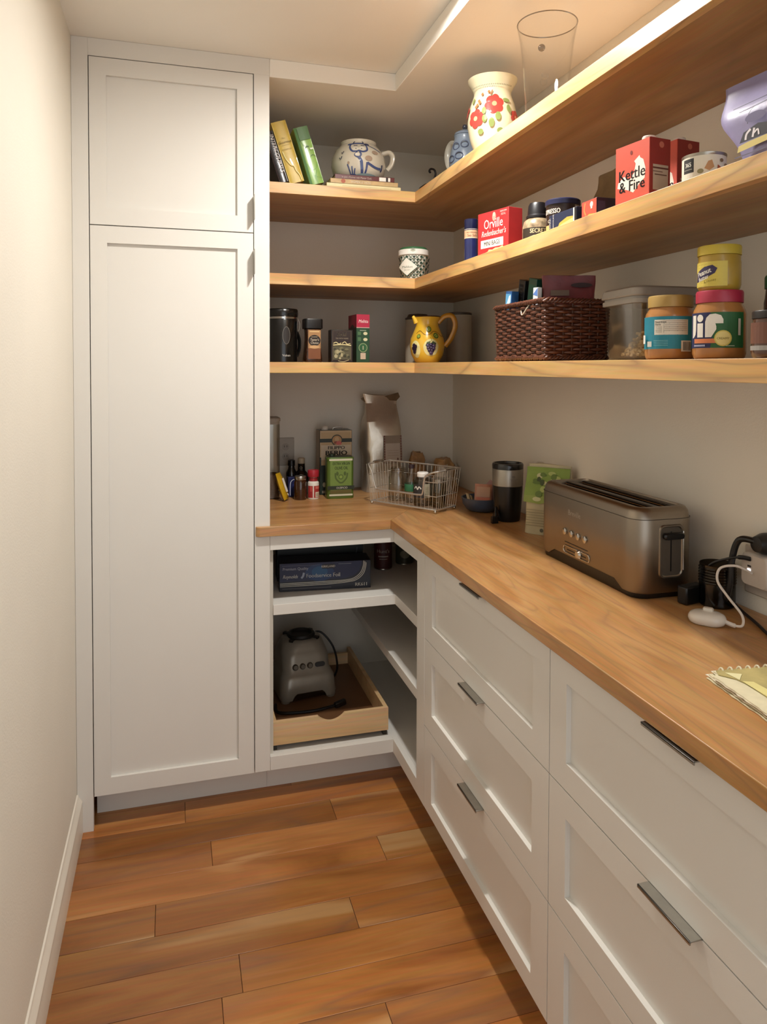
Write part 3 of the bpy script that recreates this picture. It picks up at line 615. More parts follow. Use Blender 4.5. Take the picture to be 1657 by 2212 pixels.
# cartons of broth
def broth(label, A, w_, d_, h_, phi, wide=False):
    a = -PI/2+math.radians(phi); fx = A[0]+math.sin(math.radians(phi))*w_/2; fy = A[1]-math.cos(math.radians(phi))*w_/2
    k = w_/.092
    t = flatbox('broth_carton', label, 'carton', (fx, fy, zb), a, w_, d_, h_, PM('#b23a2c', .4, var=.05), [
        ('r', -w_/2+.0005, .0005, w_/2-.0005, h_-.0005, '#cf5541'),
        ('p', [(-.040*k, .036), (-.038*k, .046), (-.022*k, .056), (-.006*k, .046), (.006*k, .058), (.010*k, .074), (.006*k, .080), (.020*k, .088), (.022*k, .083), (.030*k, .078), (.036*k, .060), (.034*k, .042), (.018*k, .032), (.004*k, .020), (-.012*k, .028)], '#f0e7d8'),
        ('t', 'Kettle', 0, .047, .031*k, '#1c1512', {'sx': .95, 'bold': .03}), ('t', '& Fire', 0, .025, .030*k, '#1c1512', {'sx': .95, 'bold': .03}), ('e', -.002, .098, .003, .004, '#7a2a20')], right_=[
        ('r', .001, .0, d_-.001, h_, '#8c2a22'), ('r', .008, .018, d_-.006, .066, '#b7a28e'), ('r', .008, .058, d_-.006, .061, '#5a2a22'), ('r', .008, .052, d_-.02, .0535, '#6b4a3c'), ('r', .012, .046, d_-.01, .048, '#6b4a3c'), ('e', d_*.55, h_-.012, .006, .006, '#c06a55')])
    MB().lathe([(0, 0), (.013, 0), (.013, .009), (.0115, .011), (0, .011)], 24).build('cap', PM('#e3d9cb', .4), t, (w_*.18, d_*.5, h_))
    return t
broth('tall red broth carton with a white heart print, front of the pair', (1.372, -1.079), .092, .052, .116, 8)
broth('red broth carton standing behind the front one against the wall', (1.492, -1.019), .078, .060, .144, 8)
t = thing('food_can', 'short white printed can with a black number badge at the middle shelf edge', 'can', (1.412, -1.286, zb), -.75)
MB().lathe([(0, 0), (.036, 0), (.0365, .001), (.0355, .003), (.0355, .043), (.0368, .045), (.0368, .048), (.035, .0485), (.034, .046), (0, .046)], 40).build('body', STEEL_LID, t)
prints('label', t, cyl_map(.0356, -.15), [('r', -.09, .003, .09, .043, '#e0d9c8'), ('r', -.031, .016, -.009, .040, '#141210'), ('t', '365', -.020, .0265, .0105, '#e9e5da', {'bold': .03, 'sx': .85}), ('r', -.029, .021, -.012, .0225, '#8a857a'), ('p', [(.008, .020), (.014, .032), (.020, .034), (.024, .022), (.016, .016)], '#b98a5a'), ('p', [(.028, .008), (.030, .026), (.040, .020), (.044, .008)], '#a4542c'), ('e', .002, .016, .005, .004, '#8d8560'), ('e', .038, .034, .004, .003, '#7c6444'), ('e', .05, .026, .006, .004, '#a58a6a')], step=.007)
t = thing('snack_bag', 'lavender snack bag with a yellow band at the right edge of the middle shelf', 'bag', (1.470, -1.432, zb), -PI/2+.1)
pouch(16, lambda t: .180+.115*sm(t, .1, .75), lambda t: .075-.07*sm(t, .55, 1), .168, amp=.005, sc=16, seed=2).build('bag', PM('#8b85a8', .4, var=.12, scale=14, bump=.2, bscale=30), t, angle=60)
sn = lambda u, v, e: (u, -.0385-e-.001+.037*sm(v/.168, .55, 1), v)
prints('front_print', t, sn, [('p', [(-.080, .036), (-.02, .042), (.05, .046), (.08, .046), (.08, .058), (.02, .055), (-.06, .049), (-.078, .046)], '#cbbb72'), ('p', [(-.076, .050), (-.068, .066), (-.04, .074), (-.01, .068), (.04, .07), (.07, .062), (.02, .056), (-.05, .051)], '#1b1620'),
    ('l', [(-.064, .053), (-.062, .062), (-.054, .068)], .004, '#d8d2d6'), ('l', [(-.050, .054), (-.047, .068)], .004, '#d8d2d6'), ('l', [(-.047, .060), (-.040, .064), (-.038, .055)], .003, '#d8d2d6'), ('l', [(-.095, .112), (.0, .118), (.09, .122)], .0016, '#2a2636'), ('l', [(-.06, .078), (-.055, .098), (-.03, .106), (.08, .112)], .0014, '#2a2636'),
    ('e', .01, .088, .016, .012, '#5a4a40'), ('e', -.045, .086, .02, .008, '#5b5478'), ('p', [(-.02, .130), (.0, .128), (.07, .134), (.07, .16), (.0, .16), (-.015, .15)], '#a8455c'), ('l', [(-.085, .012), (.08, .018)], .002, '#5e5a70', 1), ('l', [(-.085, .02), (.08, .026)], .002, '#5e5a70', 1), ('l', [(-.084, .028), (.08, .034)], .002, '#5e5a70', 1)], step=.012, base=.0035)

# ------------------------------------------------ lowest shelf
zb = Z3+.0005
t = thing('coffee_canister', 'black metal coffee canister with an oval window and locking clip', 'canister', (.896, .262, zb), .12)
BKM = PM('#0c0c0b', .22, var=.2, scale=30, coat=.3, name='black_enamel')
MB().lathe([(0, 0), (.051, 0), (.0525, .002), (.0525, .150), (.0515, .152), (0, .152)], 44).build('body', BKM, t)
MB().lathe([(.0515, .152), (.0535, .153), (.0535, .160), (.0515, .161)], 44).build('chrome_band', CHROME, t)
MB().lathe([(.0525, .161), (.055, .163), (.056, .172), (.055, .184), (.052, .189), (.0, .191)], 44).build('lid', BKM, t)
prints('window', t, cyl_map(.0527), [('e', .0, .094, .0135, .031, '#8f8a80'), ('e', .0, .094, .0125, .030, '#2a2522'), ('t', 'Veken', .0, .020, .0115, '#c9c4bb')], step=.006)
MB().tube(spl([(.056, .0, .158), (.064, .0, .140), (.062, .0, .118), (.056, .0, .105)], 6), .002, 8).build('clip', CHROME, t)
MB().tube(spl([(.052, .0, .11), (.062, .0, .08), (.061, .0, .045), (.052, .0, .02)], 6), .004, 8, flat=1.8).build('handle', BKM, t)
t = thing('instant_coffee_jar', 'tapered instant coffee jar with a square black lid beside the black canister', 'jar', (1.004, .262, zb), .08)
def sqjar(hw, pts, mt, nm, tt, rr=.3):
    loops = [[(x, y, z_) for x, y in rrect(hw*s_, hw*s_*.85, hw*s_*rr, 4)] for s_, z_ in pts]
    return MB().loft(loops).build(nm, mt, tt)
sqjar(.030, [(1.0, 0), (1.05, .004), (1.02, .02), (.92, .055), (.86, .08), (.88, .105), (.93, .118), (.9, .120)], PM('#3a2114', .15, var=.4, scale=80, coat=.6), 'body', t)
sqjar(.033, [(.95, .1205), (1, .122), (1, .152), (.96, .156)], BLACK, 'lid', t)
prints('label', t, face_map(0, -.0285), [('r', -.023, .012, .023, .116, '#a87e52'), ('r', -.023, .012, .023, .050, '#7a4a2c'), ('e', 0, .078, .0225, .020, '#1c120d'), ('e', 0, .055, .018, .006, '#c9a070'), ('t', "Taster's", 0, .077, .012, '#e6d6bd', {'shear': .15, 'sx': .85}), ('t', 'Choice', 0, .066, .012, '#e6d6bd', {'shear': .15, 'sx': .85}), ('t', 'GOURMET', 0, .089, .005, '#d8c4a4'), ('r', -.018, .108, .018, .112, '#d9b983')])
flatbox('tea_carton', 'small dark boxed tea with olive leaves printed on its front', 'box', (1.103, .215, zb), .0, .080, .05, .117, PM('#1b120f', .35), [
    ('r', -.034, .006, .034, .113, '#2b1c16'), ('l', [(-.034, .006), (-.034, .113), (.034, .113), (.034, .006)], .0012, '#6d5a44', 1), ('t', 'Sadaf', 0, .094, .020, '#b8a88c', {'sx': .85, 'bold': .02}), ('t', 'TEA WITH HERBS', 0, .084, .006, '#9a8a72'),
    ('r', -.033, .010, .033, .062, '#55503a')] + [('e', R.uniform(-.027, .027), R.uniform(.014, .054), R.uniform(.004, .008), R.uniform(.003, .009), R.choice(['#8b8360', '#3a3826', '#a79d78', '#6f6a4c'])) for _ in range(22)] + [
    ('l', [(-.032, .068), (-.022, .072), (-.012, .066), (-.004, .070)], .003, '#cdbf8c'), ('l', [(.0, .068), (.010, .074), (.018, .066), (.03, .068)], .003, '#cdbf8c'), ('l', [(-.033, .062), (.0, .064), (.033, .061)], .004, '#cdbf8c'), ('l', [(-.015, .006), (.005, .003), (.025, .009)], .002, '#b8aa80')])
flatbox('filter_box', 'tall green and red coffee filter box behind the small dark tea box', 'box', (1.186, .235, zb), .05, .050, .105, .176, PM('#27472f', .45), [
    ('r', -.0248, .128, .0248, .1755, '#ad2a44'), ('r', -.0248, .126, .0248, .1285, '#c9a9a0'), ('t', 'Melitta', .001, .145, .0165, '#ecdcd8', {'shear': .2, 'sx': .8}), ('r', -.012, .116, .012, .118, '#a9b59a'),
    ('e', .009, .106, .008, .006, '#cfc8a0'), ('e', .009, .084, .008, .006, '#cfc8a0'), ('r', -.020, .100, -.008, .112, '#4d6f4a'), ('r', -.020, .078, -.008, .092, '#4d6f4a'), ('e', 0, .054, .0165, .0165, '#9fae7c'), ('e', 0, .054, .0145, .0145, '#2f5c38'), ('t', '1', 0, .047, .020, '#e0dcbc', {'bold': .03}), ('r', -.010, .012, .010, .035, '#c3ae96')],
    left_=[('r', .002, .128, .104, .1755, '#8e2336'), ('r', .002, .0, .104, .1255, '#22382a'), ('e', .05, .11, .035, .03, '#3a2a24')])
# yellow jug with grapes
YG = PM('#ecbc38', .2, var=.12, scale=12, coat=.6, name='yellow_glaze')
t = thing('grape_jug', 'yellow ceramic jug painted with grapes and vine leaves on the lowest shelf', 'jug', (1.437, .242, zb), -.30)
jp = [(.040, .0), (.046, .004), (.060, .030), (.066, .060), (.063, .090), (.050, .120), (.043, .138), (.042, .150), (.046, .164), (.049, .172)]
MB().lathe([(0, 0)]+jp+[(.046, .1725), (.040, .15), (.06, .06), (.04, .008), (0, .006)], 48).build('body', YG, t)
MB().tube([(.0485*math.cos(a*PI/20), .0485*math.sin(a*PI/20), .1725) for a in range(40)], .0022, 6, closed=True).build('rim', PM('#3a2413', .3, coat=.5), t)
MB().tube(spl([(-.040, -.01, .150), (-.047, -.012, .163), (-.055, -.014, .1745)], 4), [.012, .012, .011, .010, .009, .008, .007, .006, .004], 10).build('spout', YG, t)
MB().tube(spl([(.040, -.006, .150), (.064, -.010, .174), (.092, -.014, .174), (.104, -.014, .140), (.090, -.012, .095), (.066, -.010, .062)], 7), .0085, 12, flat=1.25).build('handle', PM('#c08a2c', .25, var=.15, scale=14, coat=.5), t)
sh = [('e', .006, .056, .030, .032, '#e8dc9a'), ('e', -.058, .05, .022, .032, '#e8dc9a')]
gr = [(-.006, .064), (.006, .066), (.016, .062), (-.004, .054), (.007, .055), (.015, .052), (.0, .046), (.010, .045), (.006, .036)]
sh += [('l', [(-.062, .108), (-.045, .118), (-.02, .104), (.0, .104), (.02, .116), (.04, .112), (.056, .100), (.075, .10)], .0022, '#7a4a1e')]
sh += [('p', [(-.016, .062), (-.010, .076), (.004, .080), (.0, .068)], '#4a5a3c'), ('p', [(.004, .070), (.012, .080), (.026, .072), (.022, .062)], '#44523c'), ('l', [(.006, .078), (.006, .090), (.0, .094)], .0012, '#6a5a2c')]
for i, (x, z_) in enumerate(gr): sh += [('e', x, z_, .0075, .0075, ['#3a2c44', '#2c2236', '#4a3c58'][i % 3]), ('e', x-.002, z_+.002, .002, .002, '#8d84a0')]
for x, z_ in ((-.062, .064), (-.066, .052), (-.058, .050), (-.062, .040), (-.054, .06)): sh += [('e', x, z_, .0075, .0075, '#2c2236')]
for cx, cz, rx in ((-.044, .098, .008), (.026, .100, .011), (-.002, .124, .011)): sh += [('e', cx, cz, rx, rx*.95, '#4a6a2a'), ('e', cx, cz, rx*.7, rx*.65, '#a0b04c'), ('l', [(cx-rx*.5, cz-rx*.4), (cx+rx*.5, cz+rx*.5)], .0012, '#3f5a24')]
prints('painted_grapes', t, prof_map(jp, .066, .1), sh, step=.008, rough=.22)
GREYC = PM('#aaa08e', .45, var=.04, name='grey_canister')
def canister(label, x, y, r_, h_, dome):
    t = thing('storage_canister', label, 'canister', (x, y, zb), group='grey canisters behind the yellow jug')
    MB().lathe([(0, 0), (r_, 0), (r_, h_), (r_-.003, h_+.001), (0, h_+.001)], 36).build('body', GREYC, t)
    MB().lathe([(r_-.002, h_+.0012), (r_+.001, h_+.002), (r_+.001, h_+.008), (r_-.006, h_+.010)]+([(r_-.012, h_+.022), (0, h_+.026)] if dome else [(0, h_+.011)]), 36).build('lid', PM('#4b3f34', .4), t)
canister('squat grey canister half hidden behind the yellow jug spout', 1.462, .43, .050, .172, True)
canister('taller grey canister in the corner right of the yellow jug', 1.612, .360, .0495, .190, False)

# wicker basket and what stands in it
t = thing('wicker_basket', 'dark brown woven wicker basket filled with packets on the lowest shelf', 'basket', (1.380, -.512, zb), -PI/2)
BW, BD, BH = .268, .165, .150
WK1 = PM('#5c3322', .38, var=.3, scale=50, coat=.2, name='wicker'); WK2 = PM('#4a2819', .45, var=.3, scale=60, name='wicker_stake')
def rectpath(z, k, off):
    hx, hy = BW/2+.006*z/BH, BD/2+.004*z/BH; pts = []; nst = 0
    for (ax, ay), (bx_, by_), n_ in (((-hx, -hy), (hx, -hy), 10), ((hx, -hy), (hx, hy), 7), ((hx, hy), (-hx, hy), 10), ((-hx, hy), (-hx, -hy), 7)):
        dx, dy = bx_-ax, by_-ay; L = math.hypot(dx, dy); nx, ny = dy/L, -dx/L
        for i in range(n_*4):
            s_ = i/(n_*4); ph = math.sin((s_*n_+k)*PI+PI/2)*.0042
            if i == 0: ph = .001
            pts.append((ax+dx*s_+nx*ph+BW/2, ay+dy*s_+ny*ph+BD/2, z+R.uniform(-.0006, .0006)))
    return pts
wv = MB(); nr = 17
for q in range(nr): wv.tube(rectpath(.014+q*(BH-.030)/(nr-1), q % 2, 0), .0041, 6, closed=True)
wv.build('woven_wall', WK1, t, kind='stuff', angle=60)
st = MB()
for i in range(11):
    for y in (0, BD): st.tube([(BW*i/10, y, .002), (BW*i/10+(i-5)*.0008, y+(-.003 if y == 0 else .003), BH-.006)], .0026, 6)
for i in range(1, 7):
    for x in (0, BW): st.tube([(x, BD*i/7, .002), (x+(-.005 if x == 0 else .005), BD*i/7, BH-.006)], .0026, 6)
st.build('stakes', WK2, t, kind='stuff')
def braid(z, nm, r_):
    b = MB()
    for ph in range(3):
        pts = []; hx, hy = BW/2+.006*z/BH+.002, BD/2+.004*z/BH+.002; per = 2*(2*hx+2*hy); N_ = 150
        for i in range(N_):
            s_ = i/N_*(4*hx+4*hy)
            if s_ < 2*hx: p = (-hx+s_, -hy); nn = (0, -1)
            elif s_ < 2*hx+2*hy: p = (hx, -hy+s_-2*hx); nn = (1, 0)
            elif s_ < 4*hx+2*hy: p = (hx-(s_-2*hx-2*hy), hy); nn = (0, 1)
            else: p = (-hx, hy-(s_-4*hx-2*hy)); nn = (-1, 0)
            a = 2*PI*(i/N_*30+ph/3); pts.append((p[0]+BW/2+nn[0]*.0045*math.cos(a), p[1]+BD/2+nn[1]*.0045*math.cos(a), z+.0045*math.sin(a)))
        b.tube(pts, r_, 6, closed=True)
    return b.build(nm, WK1, t, kind='stuff', angle=60)
braid(BH-.004, 'rim_braid', .0034); braid(.0085, 'foot_braid', .0034)
MB().box(.004, BW-.004, .004, BD-.004, .004, .008).build('bottom', WK2, t)
MB().tube(spl([(.150, -.006, .136), (.160, -.010, .120), (.172, -.012, .118), (.186, -.010, .130), (.193, -.004, .142)], 5), .0014, 6).build('tie', PM('#d8cdb6', .6), t)
bx_y = lambda u: -.512-u
def inbasket(nm, label, cat, u, dx, w_, d_, h_, mt, rot, zoff=.012, **kw):
    tt = thing(nm, label, cat, (1.380+dx, bx_y(u), zb+zoff), rot=rot, group=kw.get('group'))
    MB().box(-w_/2, w_/2, 0, d_, 0, h_).build('carton', mt, tt, bev=.001)
    if kw.get('front'): prints('front_print', tt, face_map(), kw['front'])
    if kw.get('right_'): prints('side_print', tt, side_map(w_/2), kw['right_'])
    return tt
rz = -PI/2
inbasket('snack_box', 'bright blue and white snack box leaning in the wicker basket corner', 'box', .028, .009, .034, .022, .178, PM('#2f5f9a', .4), (0.0, .10, rz), front=[('r', -.016, .13, .016, .171, '#5aa0cc'), ('p', [(-.014, .135), (.004, .165), (.014, .169), (.014, .150), (-.004, .132)], '#cfe6f0'), ('r', -.016, .02, .016, .128, '#d8d4c6')])
inbasket('snack_box', 'black box with pale lettering standing in the wicker basket', 'box', .026, .036, .036, .024, .210, PM('#17171b', .4), (0.0, .22, rz), front=[('t', 'FREE', .008, .178, .022, '#8d8d90', {'rot': PI/2, 'bold': .03}), ('r', -.016, .02, -.011, .20, '#3a3a40')])
inbasket('snack_box', 'dark green tea box leaning next to the black box in the basket', 'box', .096, .034, .044, .035, .206, PM('#14493b', .35, coat=.2), (0.0, .20, rz), front=[('r', -.019, .15, .019, .19, '#1d5a48')])
inbasket('snack_box', 'little white and blue box at the basket rim in front of the red pouch', 'box', .188, .009, .024, .012, .172, PM('#dfe3e6', .4), (0, .06, rz), front=[('p', [(-.012, .155), (.012, .171), (.012, .15)], '#5a7fc0')])
tt = thing('snack_pouch', 'dark red foil pouch sticking up at the right of the wicker basket', 'bag', (1.466, -.738, zb+.012), -.42)
pouch(14, lambda t: .112+.018*sm(t, .3, 1), lambda t: .055-.051*sm(t, .35, .95), .200, amp=.004, sc=18, seed=9).build('bag', PM('#6e2f33', .35, var=.25, scale=18, bump=.25, bscale=30), tt, angle=60)
prints('label', tt, lambda u, v, e: (u, -.0275-e+.0235*sm(v/.200, .35, .95), v), [('r', -.045, .150, .0, .164, '#6d5c50'), ('e', .03, .176, .026, .006, '#2d1518')], base=.003)
# clear container with pasta
t = thing('pasta_container', 'clear plastic food container with a grey lid and dry pasta inside', 'container', (1.515, -1.000, zb), -PI/2-.06)
CX, CY = .072, .078
loops = [[(x, y, z_) for x, y in rrect(CX*s_, CY*s_, .022, 5)] for s_, z_ in ((.86, .002), (.90, .0), (.92, .004), (1.0, .118))]
inner = [[(x, y, z_) for x, y in rrect(CX*s_-.002, CY*s_-.002, .021, 5)] for s_, z_ in ((1.0, .118), (.92, .006), (.86, .005))]
MB().loft(loops+inner).build('tub', G_PLAST, t)
loops = [[(x, y, z_) for x, y in rrect(CX*s_, CY*s_, .024, 5)] for s_, z_ in ((1.02, .1185), (1.06, .119), (1.06, .128), (1.02, .1285), (1.02, .133), (1.07, .1335), (1.09, .136), (1.05, .150), (.98, .154))]
MB().loft(loops).build('lid', PM('#9b948b', .4, name='grey_lid'), t)
# peanut butter jars and others
def jar(name, label, cat, x, y, z_, r_, bh, body, lid, lidh, lr, rot, shapes, neck=.75, step=.008, ridged=False):
    t = thing(name, label, cat, (x, y, z_), rot)
    MB().lathe([(0, 0), (r_*.86, 0), (r_*.95, .003), (r_, .010), (r_, bh*.80), (r_*.97, bh*.87), (lr*.97, bh*.97), (lr*.95, bh), (0, bh)], 40).build('body', body, t)
    n_ = 72 if ridged else 40; lb = MB(); lb.lathe([(0, bh+.0002), (lr, bh+.0004), (lr*1.005, bh+lidh*.85), (lr*.97, bh+lidh), (0, bh+lidh)], n_)
    if ridged: lb.v = [(vx*(1+.012*(i % 2)), vy*(1+.012*(i % 2)), vz) for i, (vx, vy, vz) in enumerate(lb.v)]
    lb.build('lid', lid, t)
    prints('label', t, cyl_map(r_), shapes, step=step); return t
PB = PM('#a5703c', .25, var=.12, scale=25, coat=.5, name='peanut_butter')
bars = [('r', .0235+.0011*i, .017, .0235+.0011*i+R.choice([.0004, .0007]), .033, '#3a342c') for i in range(14)]
jar('peanut_butter_jar', 'peanut butter jar with a teal label and gold lid in front of the plastic container', 'jar', 1.428, -1.180, zb, .046, .098, PB, PM('#a98a4c', .4, .1, .06), .022, .040, -.68, [
    ('r', -.075, .020, .075, .080, '#1d7f94'), ('r', -.028, .046, .034, .074, '#d8d2c4'), ('t', 'Nutrition', -.026, .068, .0055, '#1d1b18', {'al': 'l', 'bold': .03}), ('t', 'Facts', -.026, .0635, .0055, '#1d1b18', {'al': 'l', 'bold': .03}), ('r', -.010, .049, -.0095, .073, '#8a857a')] +
    [('r', -.025, .060-.003*i, -.013, .0606-.003*i, '#857f74') for i in range(4)] + [('r', -.008, .071-.0035*i, .031, .0716-.0035*i, '#857f74') for i in range(6)] + [('r', .020, .014+.001, .040, .035, '#d8d2c4')] + bars + [('t', 'SKIPPER', -.054, .048, .015, '#e6e2d8', {'rot': PI/2, 'bold': .04}) if False else ('r', -.056, .030, -.048, .046, '#e6e2d8'), ('r', -.041, .024, -.031, .034, '#c9c7bd')] + [('r', -.027, .026+.003*i, -.002, .0268+.003*i, '#79b4bd') for i in range(4)], ridged=True)
t = jar('peanut_butter_jar', 'red-lidded peanut butter jar with big white letters on blue and green', 'jar', 1.430, -1.308, zb, .043, .096, PB, PM('#a32740', .4), .021, .038, -.84, [
    ('r', -.065, .019, -.014, .079, '#1f2450'), ('r', -.014, .019, .05, .079, '#1f5a2c'), ('p', [(-.014, .019), (-.014, .079), (-.008, .079), (-.002, .05), (-.008, .019)], '#1f2450'),
    ('p', [(-.0475, .036), (-.0425, .037), (-.0375, .042), (-.0360, .050), (-.0360, .075), (-.0470, .075), (-.0470, .046)], '#e4ded2'), ('r', -.0325, .037, -.0205, .0610, '#e4ded2'), ('e', -.0265, .0695, .0064, .0064, '#e4ded2'), ('p', [(-.0165, .037), (-.0062, .037), (-.0062, .0500), (.0015, .0500), (.0015, .0550), (-.0062, .0550), (-.0062, .0650), (-.0035, .0690), (.0, .0660), (.0, .0600), (.0120, .0600), (.0120, .0665), (.0085, .0735), (.0, .0765), (-.0090, .0755), (-.0145, .0700), (-.0165, .0630)], '#e4ded2'),
    ('r', -.040, .027, .004, .0345, '#c9764a'), ('e', .012, .035, .0135, .0135, '#cdbd5c'), ('e', .012, .035, .0115, .0115, '#dccd84'), ('t', 'CREAMY', .012, .033, .005, '#7a6a1c', {'bold': .02}), ('r', -.040, .0215, -.016, .0245, '#8d8fa8'), ('r', .016, .0215, .03, .023, '#9fb39a'), ('r', .036, .040, .041, .068, '#b9b3a4')])
jar('peanut_butter_jar', 'yellow-lidded small peanut butter jar stacked on the red-lidded jar', 'jar', 1.430, -1.306, zb+.1178, .0350, .060, PM('#a98a34', .3, var=.1, scale=30, coat=.3), PM('#bfa83a', .4), .0165, .0352, -.84, [
    ('r', -.045, .006, .018, .048, '#cdb850'), ('p', [(-.043, .014), (-.042, .030), (-.02, .040), (-.006, .042), (.002, .036), (-.002, .028), (-.014, .022), (-.03, .016)], '#30264a'),
    ('t', 'Peanut', -.021, .0265, .0125, '#efe8d8', {'rot': .26, 'bold': .03, 'sx': .85}), ('t', 'Butter', -.022, .0175, .010, '#efe8d8', {'rot': .26, 'bold': .03, 'sx': .85}), ('t', '& Honey', -.010, .0135, .006, '#8a7a24', {'rot': .2})])
jar('storage_jar', 'dark jar with a green lid behind the red-lidded peanut butter', 'jar', 1.515, -1.385, zb, .047, .118, PM('#3a2a20', .2, var=.3, scale=30, coat=.4), PM('#14512f', .4), .022, .046, -.85, [('r', -.05, .03, .05, .085, '#2b1d18')])
jar('jam_jar', 'small dark jar with a reddish band at the far right edge of the lowest shelf', 'jar', 1.402, -1.462, zb, .034, .060, PM('#4f3226', .2, var=.2, coat=.4), PM('#17110e', .4), .012, .033, -.9, [('r', -.05, .022, .05, .054, '#6e4636'), ('r', -.05, .012, .05, .019, '#9a9690')])
# pasta inside the container: an uncounted heap
bh = MB()
for i in range(210):
    a = R.uniform(0, 2*PI); q = R.random()**.6; px, py = q*.052*math.cos(a)+.0, q*.056*math.sin(a); hz = .010+.066*(1-q**1.5)*R.uniform(.2, 1.0)
    an, el = R.uniform(0, PI), R.uniform(-.5, .5); L = .016; dx, dy, dz = math.cos(an)*math.cos(el)*L/2, math.sin(an)*math.cos(el)*L/2, math.sin(el)*L/2
    bh.tube([(px-dx, py-dy, max(.008, hz-dz)), (px, py, hz+.001), (px+dx, py+dy, max(.008, hz+dz))], [.0028, .0036, .0028], 6)
o = bh.build('dry_pasta', PM('#dcc598', .55, var=.12), None, (1.515, -1.000, zb), (0, 0, -PI/2-.06), kind='stuff'); tag(o, 'heap of pale dry pasta inside the clear plastic container', 'pasta')

# ------------------------------------------------ countertop, back leg
zb = ZT+.0005
t = thing('cereal_container', 'tall clear storage container with a grey lid at the left end of the counter', 'container', (.874, .520, zb), .0)
loops = [[(x, y, z_) for x, y in rrect(.042*s_, .05*s_, .014, 4)] for s_, z_ in ((.96, 0), (1, .003), (1, .290))]
inn = [[(x, y, z_) for x, y in rrect(.042*s_-.0015, .05*s_-.0015, .013, 4)] for s_, z_ in ((1, .290), (1, .005), (.96, .004))]
MB().loft(loops+inn).build('tub', G_PLAST, t)
loops = [[(x, y, z_) for x, y in rrect(.042*s_, .05*s_, .014, 4)] for s_, z_ in ((.98, .2905), (.98, .302), (1.06, .3025), (1.06, .313), (1.0, .316))]
MB().loft(loops).build('lid', PM('#a59a8a', .4), t)
MB().loft([[(x, y, z_) for x, y in rrect(.038, .046, .012, 4)] for z_ in (.006, .085, .092)]).build('grain', PM('#4b3423', .8, var=.5, scale=160, bump=.6, bscale=120), t)
t = thing('snack_packet', 'yellow foil packet propped against the tall container on the counter', 'packet', (.928, .428, zb), rot=(.0, -.34, -.5))
b = MB(); lo = []
for i in range(9):
    q = i/8; th = .011*math.sin(PI*min(1, q*1.05))**.5+.0015; wd = .026-.004*abs(q-.5)
    lo.append([(x*th/.01, y, q*.106) for x, y in [(.01, 0), (.006, wd*.8), (0, wd), (-.006, wd*.8), (-.01, 0), (-.006, -wd*.8), (0, -wd), (.006, -wd*.8)]])
MB().loft(lo).build('pouch', PM('#c9a01e', .35, .15, .15, 30, bump=.4, bscale=50), t, loc=(.008, 0, .003), angle=60)
prints('print', t, lambda u, v, e: (-.003-e+.0, u, v), [('r', -.016, .008, .016, .040, '#c9bda6'), ('e', 0, .07, .014, .016, '#a8841a'), ('l', [(-.018, .046), (.0, .05), (.018, .046)], .003, '#e8d060')], base=.0005)
prints('edge_print', t, lambda u, v, e: (.0195+e, u, v), [('r', -.010, .03, .010, .085, '#efe9dc'), ('e', 0, .02, .005, .005, '#efe9dc')], base=.001)
flatbox('baking_box', 'small blue box with a white curve behind the yellow packet', 'box', (.972, .505, zb), .1, .040, .03, .078, PM('#1d2250', .4), [('l', [(-.012, .006), (-.012, .05), (-.004, .066), (.012, .070)], .003, '#c9cbd8'), ('r', -.004, .02, .016, .05, '#262c6a')])
t = thing('vanilla_bottle', 'dark glass bottle with a cream stopper behind the brown jar', 'bottle', (1.016, .575, zb), 0)
MB().lathe([(0, 0), (.029, 0), (.030, .003), (.030, .070), (.024, .085), (.0155, .094), (.0145, .120), (.0155, .122), (0, .122)], 28).build('body', PM('#17120f', .12, coat=.6), t)
MB().lathe([(0, .1222), (.0145, .1225), (.0145, .143), (.012, .145), (0, .145)], 24).build('stopper', PM('#b5a78f', .6), t)
prints('neck_print', t, cyl_map(.0152), [('e', -.004, .106, .005, .006, '#8a8272'), ('e', -.004, .106, .0035, .0045, '#1a1512')], step=.004)
t = thing('sauce_bottle', 'short black bottle tucked beside the cream-stoppered bottle', 'bottle', (.978, .590, zb), 0)
MB().lathe([(0, 0), (.022, 0), (.022, .085), (.014, .1), (.012, .112), (0, .112)], 24).build('body', PM('#0f0c0b', .15, coat=.5), t)
MB().lathe([(0, .1122), (.0145, .1123), (.0145, .134), (.010, .137), (0, .137)], 24).build('cap', BLACK, t)
t = thing('brown_jar', 'amber glass jar with a tin screw lid on the counter', 'jar', (.991, .448, zb), 0)
MB().lathe([(0, 0), (.0235, 0), (.0245, .003), (.0245, .066), (.022, .073), (.0205, .076), (0, .076)], 32).build('body', PM('#3a1d0d', .1, var=.25, scale=20, coat=.7), t)
MB().lathe([(0, .0762), (.0225, .0764), (.0232, .078), (.0232, .088), (.0215, .0905), (0, .0905)], 36).build('lid', STEEL_LID, t)
t = thing('spice_bottle', 'red and white spice bottle with a red flip cap beside the brown jar', 'bottle', (1.042, .450, zb), .1)
MB().lathe([(0, 0), (.0215, 0), (.0225, .003), (.0225, .060), (.0215, .065), (.016, .069), (.016, .085), (0, .085)], 30).build('body', PM('#e6dfd3', .3, coat=.3), t)
MB().lathe([(.0166, .069), (.0166, .084)], 30).build('neck_band', PM('#96282c', .4), t)
MB().lathe([(0, .0853), (.021, .0855), (.0222, .088), (.0222, .108), (.0205, .112), (0, .113)], 32).build('cap', PM('#a32230', .35), t)
